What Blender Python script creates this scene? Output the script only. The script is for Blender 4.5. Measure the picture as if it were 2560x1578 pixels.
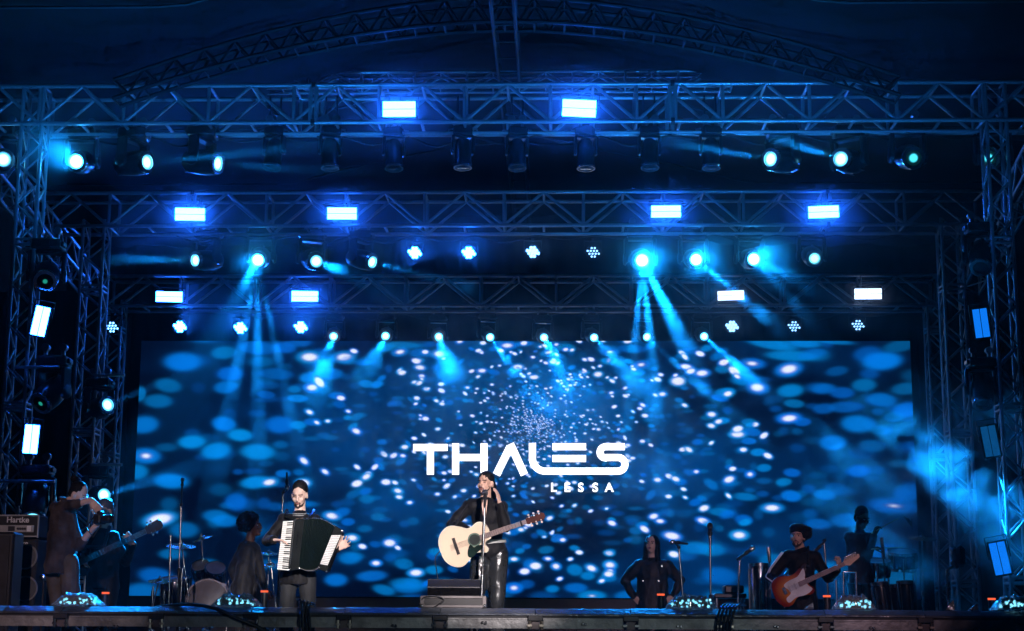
import bpy, bmesh, math, random
import numpy as np
from mathutils import Vector, Matrix, Quaternion, noise as mnoise

random.seed(7)
S = bpy.context.scene
for o in list(bpy.data.objects):
    bpy.data.objects.remove(o)
COL = S.collection
R = math.radians

# ------------------------------------------------------------------ camera
CAMZ = 1.60
FPX = 4000.0
YAW, PITCH, ROLL = R(1.7), math.atan((1555 - 789) / FPX), R(0.3)
f0 = Vector((-math.sin(YAW), math.cos(YAW), 0))
r0 = Vector((math.cos(YAW), math.sin(YAW), 0))
FWD = f0 * math.cos(PITCH) + Vector((0, 0, 1)) * math.sin(PITCH)
up0 = -f0 * math.sin(PITCH) + Vector((0, 0, 1)) * math.cos(PITCH)
RGT = r0 * math.cos(ROLL) + up0 * math.sin(ROLL)
UPV = up0 * math.cos(ROLL) - r0 * math.sin(ROLL)
CPOS = Vector((0, 0, CAMZ))
cam_d = bpy.data.cameras.new('camera')
cam = bpy.data.objects.new('camera', cam_d)
COL.objects.link(cam)
cam_d.sensor_width = 36
cam_d.lens = 36 * FPX / 2560
cam_d.clip_end = 500
cam.matrix_world = Matrix(((RGT.x, UPV.x, -FWD.x, 0), (RGT.y, UPV.y, -FWD.y, 0), (RGT.z, UPV.z, -FWD.z, CAMZ), (0, 0, 0, 1)))
S.camera = cam


def P(px, py, y):
    """point of the place seen at picture position (px, py) at stage depth y"""
    d = FWD + RGT * ((px - 1280) / FPX) + UPV * ((789 - py) / FPX)
    return CPOS + d * (y / d.y)


def px_scale(y, z=2.0):
    return FPX / (y * 0.98 + (z - CAMZ) * 0.19)


# ------------------------------------------------------------------ world, exposure, house light
W = bpy.data.worlds.new('World')
S.world = W
W.use_nodes = True
bg = W.node_tree.nodes['Background']
bg.inputs[0].default_value = (0.02, 0.06, 0.2, 1)
bg.inputs[1].default_value = 0.02
S.view_settings.view_transform = 'Standard'
S.view_settings.look = 'None'
S.view_settings.exposure = 0
S.view_settings.gamma = 1
S.view_settings.use_curve_mapping = False
cy = S.cycles
cy.use_denoising = True
try:
    cy.denoiser = 'OPENIMAGEDENOISE'
    cy.denoising_input_passes = 'RGB_ALBEDO_NORMAL'
except Exception:
    pass
cy.max_bounces = 4
cy.diffuse_bounces = 2
cy.glossy_bounces = 2
cy.transmission_bounces = 4
cy.transparent_max_bounces = 8
cy.volume_bounces = 0
cy.volume_max_steps = 96
cy.use_adaptive_sampling = True
cy.adaptive_threshold = 0.035
cy.adaptive_min_samples = 16
cy.sample_clamp_indirect = 4
cy.caustics_reflective = False
cy.caustics_refractive = False
cy.use_light_tree = True


def spot(name, loc, target, energy, color, angle, blend=0.3, radius=0.06, parent=None):
    d = bpy.data.lights.new(name, 'SPOT')
    d.energy = energy
    d.color = color
    d.spot_size = R(angle)
    d.spot_blend = blend
    d.shadow_soft_size = radius
    o = bpy.data.objects.new(name, d)
    COL.objects.link(o)
    o.location = loc
    o.rotation_euler = (Vector(target) - Vector(loc)).to_track_quat('-Z', 'Y').to_euler()
    if parent:
        adopt(o, parent)
    return o


def adopt(o, parent):
    o.parent = parent
    o.matrix_parent_inverse = Matrix.Translation(parent.location).inverted() if parent.rotation_euler[:] == (0, 0, 0) else parent.matrix_basis.inverted()


# levels of the place
ZL, ZD, ZR = 1.72, 1.30, 1.04      # top of the front ledge, main deck, sunken right-hand deck
YL0, YL1 = 14.3, 14.95             # ledge front and back
YF, YM, YB, YS = 19.5, 23.0, 26.5, 28.0   # front, middle, rear truss, screen

# front of house lamps (they light the singer, the accordion and the guitarist from behind the audience)
FOH = Vector((3.0, -1.0, 6.2))
spot('front_of_house_spot', FOH, P(1200, 1375, 15.6), 21000, (1.0, 0.86, 0.87), 7.8, 0.6, 0.12)
spot('front_of_house_spot', FOH + Vector((-1.6, 0, 0)), P(752, 1335, 15.4), 21000, (1.0, 0.88, 0.88), 5.4, 0.75, 0.12)
spot('front_of_house_low_wash', FOH + Vector((0.5, 0, -2)), P(1200, 1560, 14.4), 850, (0.8, 0.97, 1.0), 26, 1.0, 0.15)
spot('front_of_house_wash', FOH + Vector((1.2, 0, 0)), P(1950, 1420, 17.2), 3000, (1.0, 0.62, 0.78), 11, 0.8, 0.15)
spot('front_of_house_side_wash', FOH + Vector((-7, 0, 0)), P(180, 1330, 15.5), 2600, (1.0, 0.70, 0.74), 12, 0.8, 0.15)


# ------------------------------------------------------------------ materials
MATS = {}


def mat(name, col, rough=0.6, metal=0.0, var=0.25, scale=6.0, bump=0.0, bscale=40.0, spec=0.5, sheen=0.0, coat=0.0):
    if name in MATS:
        return MATS[name]
    m = bpy.data.materials.new(name)
    m.use_nodes = True
    nt = m.node_tree
    b = nt.nodes['Principled BSDF']
    b.inputs['Roughness'].default_value = rough
    b.inputs['Metallic'].default_value = metal
    b.inputs['Specular IOR Level'].default_value = spec
    b.inputs['Coat Weight'].default_value = coat
    if sheen:
        b.inputs['Sheen Weight'].default_value = sheen
    tc = nt.nodes.new('ShaderNodeTexCoord')
    n = nt.nodes.new('ShaderNodeTexNoise')
    n.inputs['Scale'].default_value = scale
    n.inputs['Detail'].default_value = 4
    nt.links.new(tc.outputs['Object'], n.inputs['Vector'])
    r = nt.nodes.new('ShaderNodeValToRGB')
    r.color_ramp.elements[0].position = 0.3
    r.color_ramp.elements[1].position = 0.7
    c = Vector(col[:3])
    lo, hi = c * (1 - var), c * (1 + var)
    r.color_ramp.elements[0].color = (*lo, 1)
    r.color_ramp.elements[1].color = (min(hi.x, 1), min(hi.y, 1), min(hi.z, 1), 1)
    nt.links.new(n.outputs['Fac'], r.inputs['Fac'])
    nt.links.new(r.outputs['Color'], b.inputs['Base Color'])
    if bump:
        n2 = nt.nodes.new('ShaderNodeTexNoise')
        n2.inputs['Scale'].default_value = bscale
        n2.inputs['Detail'].default_value = 3
        nt.links.new(tc.outputs['Object'], n2.inputs['Vector'])
        bp = nt.nodes.new('ShaderNodeBump')
        bp.inputs['Strength'].default_value = bump
        bp.inputs['Distance'].default_value = 0.02
        nt.links.new(n2.outputs['Fac'], bp.inputs['Height'])
        nt.links.new(bp.outputs['Normal'], b.inputs['Normal'])
    MATS[name] = m
    return m


def glow(name, col, strength, sampling='AUTO'):
    if name in MATS:
        return MATS[name]
    m = bpy.data.materials.new(name)
    m.use_nodes = True
    nt = m.node_tree
    nt.nodes.clear()
    e = nt.nodes.new('ShaderNodeEmission')
    e.inputs[0].default_value = (*col, 1)
    e.inputs[1].default_value = strength
    o = nt.nodes.new('ShaderNodeOutputMaterial')
    nt.links.new(e.outputs[0], o.inputs[0])
    m.cycles.emission_sampling = sampling
    MATS[name] = m
    return m


ALU = mat('aluminium_tube', (0.62, 0.63, 0.66), 0.36, 0.6, 0.2, 3)
STEEL = mat('chromed_steel', (0.7, 0.71, 0.73), 0.18, 1.0, 0.1, 8)
DALU = mat('shaded_aluminium_tube', (0.032, 0.034, 0.04), 0.5, 0.4, 0.3, 3)  # aluminium darkened in the colour for the arch standing in shade
BLACK = mat('black_plastic', (0.018, 0.018, 0.02), 0.42, 0, 0.3, 9)
BLACKM = mat('black_metal', (0.03, 0.03, 0.033), 0.35, 0.3, 0.3, 9)
CURT = mat('black_curtain', (0.010, 0.010, 0.012), 0.95, 0, 0.4, 2, 0.3, 8)
TENT = mat('tent_fabric', (0.007, 0.008, 0.0105), 0.85, 0, 0.25, 0.35, 0.2, 1.5)
WOOD = mat('plywood_deck', (0.10, 0.085, 0.07), 0.6, 0, 0.4, 5, 0.2, 30)
RUBBER = mat('black_rubber', (0.014, 0.014, 0.014), 0.5, 0, 0.2, 20)
GLASS = mat('dark_lens_glass', (0.03, 0.04, 0.05), 0.08, 0, 0.1, 4, coat=0.5)


# ------------------------------------------------------------------ mesh helpers
class MB:
    def __init__(s):
        s.v, s.f, s.m = [], [], []

    def add(s, vs, fs, mi=0):
        o = len(s.v)
        s.v += [tuple(v) for v in vs]
        s.f += [tuple(i + o for i in f) for f in fs]
        s.m += [mi] * len(fs)
        return s

    def box(s, c, d, M=None, mi=0, bev=0.0):
        x, y, z = d[0] / 2, d[1] / 2, d[2] / 2
        c = Vector(c)
        if bev:
            b = min(bev, x * .9, y * .9, z * .9)
            vs, idx = [], {}
            fs = []
            for sx in (-1, 1):
                for sy in (-1, 1):
                    for sz in (-1, 1):
                        idx[(sx, sy, sz, 0)] = len(vs); vs.append(Vector((sx * x, sy * (y - b), sz * (z - b))))
                        idx[(sx, sy, sz, 1)] = len(vs); vs.append(Vector((sx * (x - b), sy * y, sz * (z - b))))
                        idx[(sx, sy, sz, 2)] = len(vs); vs.append(Vector((sx * (x - b), sy * (y - b), sz * z)))
            I = idx
            for q in (-1, 1):
                fs.append([I[(q, -1, -1, 0)], I[(q, 1, -1, 0)], I[(q, 1, 1, 0)], I[(q, -1, 1, 0)]])
                fs.append([I[(-1, q, -1, 1)], I[(1, q, -1, 1)], I[(1, q, 1, 1)], I[(-1, q, 1, 1)]])
                fs.append([I[(-1, -1, q, 2)], I[(1, -1, q, 2)], I[(1, 1, q, 2)], I[(-1, 1, q, 2)]])
            for a in (-1, 1):
                for b2 in (-1, 1):
                    fs.append([I[(a, b2, -1, 0)], I[(a, b2, -1, 1)], I[(a, b2, 1, 1)], I[(a, b2, 1, 0)]])
                    fs.append([I[(a, -1, b2, 0)], I[(a, -1, b2, 2)], I[(a, 1, b2, 2)], I[(a, 1, b2, 0)]])
                    fs.append([I[(-1, a, b2, 1)], I[(-1, a, b2, 2)], I[(1, a, b2, 2)], I[(1, a, b2, 1)]])
                    for c3 in (-1, 1):
                        fs.append([I[(a, b2, c3, 0)], I[(a, b2, c3, 1)], I[(a, b2, c3, 2)]])
        else:
            vs = [Vector((sx * x, sy * y, sz * z)) for sx in (-1, 1) for sy in (-1, 1) for sz in (-1, 1)]
            fs = [(0, 1, 3, 2), (4, 6, 7, 5), (0, 4, 5, 1), (2, 3, 7, 6), (0, 2, 6, 4), (1, 5, 7, 3)]
        if M is not None:
            vs = [M @ v for v in vs]
        return s.add([c + v for v in vs], fs, mi)

    def tube(s, pts, r, n=8, cap=True, mi=0):
        pts = [Vector(p) for p in pts]
        rr = r if isinstance(r, (list, tuple)) else [r] * len(pts)
        o = []
        t0 = (pts[1] - pts[0]).normalized()
        a = t0.orthogonal().normalized()
        vs, fs = [], []
        for i, p in enumerate(pts):
            t = (pts[min(i + 1, len(pts) - 1)] - pts[max(i - 1, 0)]).normalized()
            a = (a - t * a.dot(t)).normalized()
            b = t.cross(a)
            for k in range(n):
                w = 2 * math.pi * k / n
                vs.append(p + (a * math.cos(w) + b * math.sin(w)) * rr[i])
        for i in range(len(pts) - 1):
            for k in range(n):
                k2 = (k + 1) % n
                fs.append((i * n + k, i * n + k2, (i + 1) * n + k2, (i + 1) * n + k))
        if cap:
            fs.append(tuple(range(n))[::-1])
            fs.append(tuple((len(pts) - 1) * n + k for k in range(n)))
        return s.add(vs, fs, mi)

    def lathe(s, c, axis, prof, n=20, mi=0):
        """prof: list of (height along axis, radius)"""
        c, ax = Vector(c), Vector(axis).normalized()
        a = ax.orthogonal().normalized()
        b = ax.cross(a)
        vs, fs = [], []
        for h, r in prof:
            for k in range(n):
                w = 2 * math.pi * k / n
                vs.append(c + ax * h + (a * math.cos(w) + b * math.sin(w)) * max(r, 1e-5))
        for i in range(len(prof) - 1):
            for k in range(n):
                k2 = (k + 1) % n
                fs.append((i * n + k, i * n + k2, (i + 1) * n + k2, (i + 1) * n + k))
        if prof[0][1] > 1e-4:
            fs.append(tuple(range(n))[::-1])
        if prof[-1][1] > 1e-4:
            fs.append(tuple((len(prof) - 1) * n + k for k in range(n)))
        return s.add(vs, fs, mi)

    def ell(s, c, rad, n=14, m=9, M=None, mi=0):
        c = Vector(c)
        vs, fs = [], []
        for i in range(m + 1):
            th = math.pi * i / m
            for k in range(n):
                w = 2 * math.pi * k / n
                v = Vector((math.sin(th) * math.cos(w) * rad[0], math.sin(th) * math.sin(w) * rad[1], math.cos(th) * rad[2]))
                if M is not None:
                    v = M @ v
                vs.append(c + v)
        for i in range(m):
            for k in range(n):
                k2 = (k + 1) % n
                fs.append((i * n + k, (i + 1) * n + k, (i + 1) * n + k2, i * n + k2))
        return s.add(vs, fs, mi)

    def cap(s, p, q, r1, r2, n=10):
        """tapered capsule"""
        p, q = Vector(p), Vector(q)
        ax = q - p
        L = ax.length
        if L < 1e-5:
            return s.ell(p, (r1, r1, r1))
        prof = [(-r1, 0.0)] + [(-r1 * math.cos(t), r1 * math.sin(t)) for t in (0.5, 1.0)] + [(0, r1), (L, r2)] + \
               [(L + r2 * math.cos(t), r2 * math.sin(t)) for t in (1.0, 0.5)] + [(L + r2, 0.0)]
        return s.lathe(p, ax, prof, n)

    def prism(s, poly, depth, M, mi=0):
        """poly in local xz, extruded along local y by depth (centred), then M"""
        n = len(poly)
        vs = [M @ Vector((x, -depth / 2, z)) for x, z in poly] + [M @ Vector((x, depth / 2, z)) for x, z in poly]
        fs = [tuple(range(n)), tuple(range(n, 2 * n))[::-1]] + [(i, i + n, (i + 1) % n + n, (i + 1) % n) for i in range(n)]
        return s.add(vs, fs, mi)

    def mesh(s, name):
        me = bpy.data.meshes.new(name)
        me.from_pydata(s.v, [], s.f)
        bm = bmesh.new()
        bm.from_mesh(me)
        bmesh.ops.remove_doubles(bm, verts=bm.verts, dist=1e-6)
        bmesh.ops.recalc_face_normals(bm, faces=bm.faces)
        bm.to_mesh(me)
        bm.free()
        return me

    def build(s, name, m, parent=None, smooth=False):
        me = s.mesh(name)
        for x in (m if isinstance(m, (list, tuple)) else [m]):
            me.materials.append(x)
        if isinstance(m, (list, tuple)) and len(me.polygons) == len(s.m):
            me.polygons.foreach_set('material_index', s.m)
        if smooth:
            me.polygons.foreach_set('use_smooth', [True] * len(me.polygons))
            try:
                me.set_sharp_from_angle(angle=R(40))
            except Exception:
                pass
        o = bpy.data.objects.new(name, me)
        COL.objects.link(o)
        if parent:
            adopt(o, parent)
        return o


def thing(name, label, cat, loc=(0, 0, 0), group=None):
    o = bpy.data.objects.new(name, None)
    COL.objects.link(o)
    o.empty_display_size = 0.1
    o.location = loc
    tag(o, label, cat, group)
    return o


def tag(o, label=None, cat=None, group=None, kind=None):
    if label: o['label'] = label
    if cat: o['category'] = cat
    if group: o['group'] = group
    if kind: o['kind'] = kind
    return o


ROD = {}


def rod(p, q, r, m, parent, name='brace', n=8):
    """straight tube as an object of its own; all share one unit mesh per material"""
    key = (m.name, n)
    if key not in ROD:
        b = MB()
        b.lathe((0, 0, 0), (0, 0, 1), [(0, 1), (1, 1)], n)
        me = b.mesh('tube')
        me.materials.append(m)
        me.polygons.foreach_set('use_smooth', [len(pl.vertices) == 4 for pl in me.polygons])
        ROD[key] = me
    p, q = Vector(p), Vector(q)
    d = q - p
    o = bpy.data.objects.new(name, ROD[key])
    COL.objects.link(o)
    M = Matrix.Translation(p) @ d.to_track_quat('Z', 'Y').to_matrix().to_4x4() @ Matrix.Diagonal((r, r, d.length, 1))
    if parent:
        o.parent = parent
        o.matrix_parent_inverse = Matrix.Translation(parent.location).inverted()
    o.matrix_basis = M
    return o


def copy_tree(o, parent=None):
    c = o.copy()
    COL.objects.link(c)
    if parent:
        c.parent = parent
    for ch in o.children:
        copy_tree(ch, c)
    return c


ORD = ['first', 'second', 'third', 'fourth', 'fifth', 'sixth', 'seventh', 'eighth', 'ninth', 'tenth', 'eleventh', 'twelfth',
       'thirteenth', 'fourteenth', 'fifteenth', 'sixteenth']
# ------------------------------------------------------------------ ground, ledge, decks
g = MB()
g.box((0, 30, -0.05), (120, 120, 0.1))
tag(g.build('ground', mat('trodden_earth', (0.05, 0.045, 0.04), 0.9, 0, 0.4, 0.8, 0.4, 5)), kind='structure')

deck = thing('stage', 'wide stage of dark decks behind a raised aluminium framed front ledge', 'stage', (0, YL0, 0))
MB().box((-2.4, (YL1 + 30.2) / 2 + .01, ZD - 0.1), (15.5, 30.2 - YL1, 0.2)).build('main_deck', WOOD, deck)
MB().box((7.4, (YL1 + 19.45) / 2 + .01, ZR - 0.1), (4.0, 19.45 - YL1, 0.2)).build('sunken_deck', WOOD, deck)
MB().box((7.4, (19.47 + 30.2) / 2, ZD - 0.1), (4.0, 30.2 - 19.47, 0.2)).build('rear_deck', WOOD, deck)
MB().box((-0.35, (YL0 + YL1) / 2 + .03, 0.62), (19.4, YL1 - YL0 - .2, 1.24)).build('black_skirt', CURT, deck)
LEDGE = mat('ledge_board_film', (0.10, 0.115, 0.14), 0.28, 0.0, 0.5, 4, 0.5, 14)
BEAM = mat('galvanised_beam', (0.30, 0.30, 0.30), 0.5, 0.35, 0.45, 5, 0.3, 25)
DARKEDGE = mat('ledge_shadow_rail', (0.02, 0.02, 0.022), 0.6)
bx = [-90, 153, 391, 628, 860, 1100, 1339, 1577, 1813, 2064, 2313, 2555, 2800]
for i in range(len(bx) - 1):
    a, b = P(bx[i], 1523, YL0).x, P(bx[i + 1], 1523, YL0).x
    zz = ZL + random.uniform(-.004, .004)
    # board whose sloping front is shaped to catch the overhead lamp light
    Mx = Matrix.Translation(((a + b) / 2, YL0, zz)) @ Matrix.Rotation(R(90), 4, 'Z')
    q = MB().prism([(0, -.062), (0, -.052), (.006, -.045), (.105, -.006), (.125, 0), (YL1 - YL0, 0), (YL1 - YL0, -.062)], b - a - .006, Mx)
    q.build('ledge_board', LEDGE, deck)
    MB().box(((a + b) / 2, YL0 + 0.05, ZL - 0.075), (b - a - 0.02, 0.05, 0.024)).build('gap_shadow_strip', DARKEDGE, deck)  # dark strip standing in for the shadow gap under the boards
    bm_ = MB().box(((a + b) / 2, YL0 + 0.028, ZL - 0.132), (b - a - 0.13, 0.05, 0.085), bev=0.006)
    bm_.box(((a + b) / 2, YL0 + 0.0, ZL - 0.093), (b - a - 0.13, 0.012, 0.012))
    bm_.box(((a + b) / 2, YL0 + 0.0, ZL - 0.172), (b - a - 0.13, 0.012, 0.010))
    bm_.build('edge_beam', BEAM, deck)
BRASS = mat('worn_bracket_metal', (0.62, 0.55, 0.46), 0.3, 0.9, 0.3, 20)
for i, x in enumerate(bx[1:-1]):
    c = P(x, 1550, YL0).x
    br = MB().box((c, YL0 + .02, ZL - 0.088), (0.135, 0.10, 0.05), bev=.006).build('bracket_block', BLACKM, deck)
    for s_ in (-1, 1):
        q = MB().tube([(c + s_ * .052, YL0 - .02, ZL - .112), (c + s_ * .052, YL0 - .02, ZL - .185)], 0.014, 8)
        q.box((c + s_ * .052, YL0 - .02, ZL - .15), (.036, .03, .018))
        q.build('clamp_bolt', BRASS if i % 2 else STEEL, deck, True)
    MB().box((c, YL0 + .01, ZL - .15), (.07, .03, .06)).build('clamp_plate', mat('dull_plate', (.12, .1, .1), .5, .6), deck)
for x, y in ((290, 1566), (520, 1570), (985, 1564), (1210, 1556), (1460, 1560), (1698, 1566), (1940, 1566), (2180, 1570), (2440, 1576)):
    c = P(x, y, YL0 - .01)
    q = MB().box((c.x - .012, YL0 - .01, c.z), (.022, .03, .022), bev=.004).box((c.x + .016, YL0 - .01, c.z - .004), (.02, .03, .026), bev=.004)
    q.build('wing_nut', STEEL, deck)

# ------------------------------------------------------------------ roof
DR = 19.0
roof = thing('tent_roof', 'dark vaulted fabric roof stretched over the arched truss', 'roof', (0, DR, 6))


def arch_z(x, top, edge, half=8.6, xc=0.0):
    t = min(1.0, abs(x - xc) / half)
    return top + (edge - top) * (0.45 * t * t + 0.55 * t ** 1.35)


AX = P(1262, 5, DR)
AL, AR = P(455, 190, DR), P(2330, 195, DR)
ztop = AX.z
xc = AX.x
half = (AR.x - AL.x) / 2
zedge = (AL.z + AR.z) / 2
NX, NY = 48, 20
zmin = P(0, 205, YF).z + .35
rb = MB()
vs = []
for j in range(NY + 1):
    yy = 8.5 + (31 - 8.5) * j / NY
    sag = 0.05 * math.sin(j * math.pi / 2.0)
    for i in range(NX + 1):
        x = xc + (i / NX - .5) * 2 * half * 1.9
        z = max(ztop + .22 + (zedge - ztop) * (abs(x - xc) / half) ** 1.55, zmin)
        vs.append((x, yy, z + sag + 0.03 * math.sin(i * 1.7)))
fs = [(j * (NX + 1) + i, j * (NX + 1) + i + 1, (j + 1) * (NX + 1) + i + 1, (j + 1) * (NX + 1) + i) for j in range(NY) for i in range(NX)]
rb.add(vs, fs)
rb.build('fabric_canopy', TENT, roof, True)
SEAM = mat('seam_tape', (0.06, 0.065, 0.07), 0.7)
for yy in (12.2, 14.0, 16.0, 17.7, 22.5, 25.5):
    pts = []
    for i in range(0, NX + 1):
        x = xc + (i / NX - .5) * 2 * half * 1.9
        pts.append((x, yy, max(ztop + .16 + (zedge - ztop) * (abs(x - xc) / half) ** 1.55, zmin - .06)))
    MB().tube(pts, 0.018, 5).build('seam', SEAM, roof, True)


def zigzag(root, A0, A1, B0, B1, n, r, m, vert=True, name='brace', phase=0):
    """lattice between chord A0-A1 and chord B0-B1"""
    A0, A1, B0, B1 = map(Vector, (A0, A1, B0, B1))
    for i in range(n):
        t0, tm, t1 = i / n, (i + .5) / n, (i + 1) / n
        a, b = (A0, A1), (B0, B1)
        if phase:
            a, b = b, a
        rod(a[0].lerp(a[1], t0), b[0].lerp(b[1], tm), r, m, root, name)
        rod(b[0].lerp(b[1], tm), a[0].lerp(a[1], t1), r, m, root, name)
        if vert:
            rod(A0.lerp(A1, t0), B0.lerp(B1, t0), r, m, root, 'post')
    if vert:
        rod(A1, B1, r, m, root, 'post')


# arched truss: two parallel arches, braced
arch = thing('arched_truss', 'arched roof truss curving over the stage above the front truss', 'truss', (xc, DR, zedge))
NA = 26


def arch_pt(t, off, dy):
    x = xc + (t - .5) * 2 * half * 1.04
    u = abs(x - xc) / half
    z = ztop + (zedge - ztop) * u ** 1.75 - off * (1 - .25 * u)
    return Vector((x, DR + dy, z))


for off in (0, .32):
    for dy in (-.16, .16):
        MB().tube([arch_pt(i / NA, off, dy) for i in range(NA + 1)], 0.028, 8).build('chord', DALU, arch, True)
for dy in (-.16, .16):
    for i in range(NA):
        rod(arch_pt(i / NA, 0, dy), arch_pt((i + .5) / NA, .32, dy), .016, DALU, arch)
        rod(arch_pt((i + .5) / NA, .32, dy), arch_pt((i + 1) / NA, 0, dy), .016, DALU, arch)
for i in range(NA + 1):
    rod(arch_pt(i / NA, 0, -.16), arch_pt(i / NA, 0, .16), .016, DALU, arch, 'rung')
    rod(arch_pt(i / NA, .32, -.16), arch_pt(i / NA, .32, .16), .016, DALU, arch, 'rung')

# ridge truss running back under the roof
ridge = thing('ridge_truss', 'dark ladder truss running back along the roof ridge at centre', 'truss', (xc, DR, ztop - .3))
for sx in (-.14, .14):
    for dz in (0, -.26):
        rod((xc + sx, 15, ztop - .08 + dz), (xc + sx, 29.5, ztop - .08 + dz), .026, BLACKM, ridge, 'chord')
for i in range(24):
    y = 15.3 + i * .6
    rod((xc - .14, y, ztop - .34), (xc + .14, y, ztop - .34), .016, BLACKM, ridge, 'rung')
    rod((xc - .14, y, ztop - .34), (xc - .14, y + .3, ztop - .08), .014, BLACKM, ridge)
    rod((xc + .14, y, ztop - .34), (xc + .14, y + .3, ztop - .08), .014, BLACKM, ridge)


# ------------------------------------------------------------------ straight trusses
def box_truss(name, label, x0, x1, y, zlo, h, w, n, r=0.029, rbr=0.023, splits=()):
    root = thing(name, label, 'truss', ((x0 + x1) / 2, y, zlo))
    c = {}
    for fy in (0, w):
        for hz in (0, h):
            a, b = Vector((x0, y + fy, zlo + hz)), Vector((x1, y + fy, zlo + hz))
            c[(fy > 0, hz > 0)] = (a, b)
            ns = 6
            for k in range(ns):
                rod(a.lerp(b, k / ns), a.lerp(b, (k + 1) / ns), r, ALU, root, 'chord')
    zigzag(root, *c[(False, False)], *c[(False, True)], n, rbr, ALU)
    zigzag(root, *c[(True, False)], *c[(True, True)], n, rbr, ALU)
    for hz in (False, True):
        a, b = c[(False, hz)], c[(True, hz)]
        for i in range(2 * n + 1):
            t = i / (2 * n)
            rod(a[0].lerp(a[1], t), b[0].lerp(b[1], t), rbr * .9, ALU, root, 'rung')
    for x in splits:      # bolted section joints: paired posts and flange plates
        for fy in (0, w):
            for s_ in (-.035, .035):
                rod((x + s_, y + fy, zlo), (x + s_, y + fy, zlo + h), r * .9, ALU, root, 'joint_post')
            for hz in (0, h):
                q = MB().box((x, y + fy, zlo + hz), (.05, .075, .075), bev=.006)
                q.build('joint_plate', BLACKM, root)
    return root


def span(pl, pr, y):
    return P(*pl, y), P(*pr, y)


a, b = span((0, 313), (2560, 296), YF)
a2, b2 = span((0, 222), (2560, 200), YF)
ZF = (a.z + b.z) / 2
HF = (a2.z + b2.z) / 2 - ZF
TF = box_truss('box_truss', 'front lighting truss nearest the audience, with sixteen moving heads below', a.x - .6, b.x + .6, YF, ZF, HF, .55, 13,
               splits=(P(782, 300, YF).x, P(1682, 300, YF).x))
a, b = span((75, 568), (2465, 559), YM)
a2, b2 = span((75, 486), (2465, 475), YM)
ZM = (a.z + b.z) / 2
HM = (a2.z + b2.z) / 2 - ZM
TM = box_truss('box_truss', 'middle lighting truss with four white strobes along its face', a.x, b.x, YM, ZM, HM, .55, 12,
               splits=(P(480, 520, YM).x, P(2070, 520, YM).x))
a, b = span((262, 768), (2345, 760), YB)
a2, b2 = span((262, 694), (2345, 685), YB)
ZB = (a.z + b.z) / 2
HB = (a2.z + b2.z) / 2 - ZB
TB = box_truss('box_truss', 'rear lighting truss hazy with smoke just above the LED screen', a.x, b.x, YB, ZB, HB, .5, 11)
print('truss', ZF, HF, ZM, HM, ZB, HB)
# short cross truss behind the front truss top
a, b = P(640, 200, YF + 1.6), P(1830, 197, YF + 1.6)
box_truss('box_truss', 'slim dark truss seen just above the front truss at centre', a.x, b.x, YF + 1.6, a.z - .12, .22, .22, 9, .02, .012)
# pipes along the truss bottoms that the lamps hang from
for (y, z, x0, x1, lab) in ((YF + .275, ZF - .06, -6.6, 6.6, 'front'), (YM + .275, ZM - .06, -6.2, 6.4, 'middle'), (YB + .25, ZB - .06, -6.0, 6.2, 'rear')):
    o = MB().tube([(x0, y, z), (x1, y, z)], .022, 8).build('hanging_pipe', ALU, None, True)
    tag(o, 'long lamp hanging pipe fixed under the %s truss' % lab, 'pipe')


def lattice_tower(label, xl, xr, y, ztop_, w=None, zb=0.0, n=None, lean=0.0):
    w = w or (xr - xl)
    root = thing('truss_tower', label, 'tower', ((xl + xr) / 2, y, zb))
    n = n or int((ztop_ - zb) / .52)
    c = {}
    for i, x in enumerate((xl, xr)):
        for j, yy in enumerate((y, y + w)):
            a, b = Vector((x, yy, zb)), Vector((x + lean, yy, ztop_))
            c[(i, j)] = (a, b)
            ns = 4
            for k in range(ns):
                rod(a.lerp(b, k / ns), a.lerp(b, (k + 1) / ns), .025, ALU, root, 'leg')
    for (p, q) in (((0, 0), (1, 0)), ((0, 1), (1, 1)), ((0, 0), (0, 1)), ((1, 0), (1, 1))):
        zigzag(root, *c[p], *c[q], n, .014, ALU, False)
    for k in range(0, n + 1, 4):
        t = k / n
        for (p, q) in (((0, 0), (1, 0)), ((0, 1), (1, 1)), ((0, 0), (0, 1)), ((1, 0), (1, 1))):
            for dt in (0, .07 / (ztop_ - zb)):
                rod(c[p][0].lerp(c[p][1], min(1, t + dt)), c[q][0].lerp(c[q][1], min(1, t + dt)), .02, ALU, root, 'collar_bar')
    return root


def tower_px(label, pl, pr, y, z, **k):
    a, b = P(pl, 1100, y), P(pr, 1100, y)
    return lattice_tower(label, a.x, b.x, y, z, **k)


tower_px('left front truss tower beside the bass amplifier', 3, 55, YF, ZF + HF)
tower_px('left middle truss tower between the front tower and the screen', 178, 232, YM, ZM + .1)
tower_px('left rear truss tower, hazy, next to the screen edge', 243, 287, YB, ZB + .1)
tower_px('right front truss tower at the picture edge', 2508, 2560, YF, ZF + HF)
tower_px('right middle truss tower behind the dim strobes', 2378, 2430, YM, ZM + .1)
tower_px('right rear truss tower, darkest, next to the screen edge', 2333, 2373, YB, ZB + .1)
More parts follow.
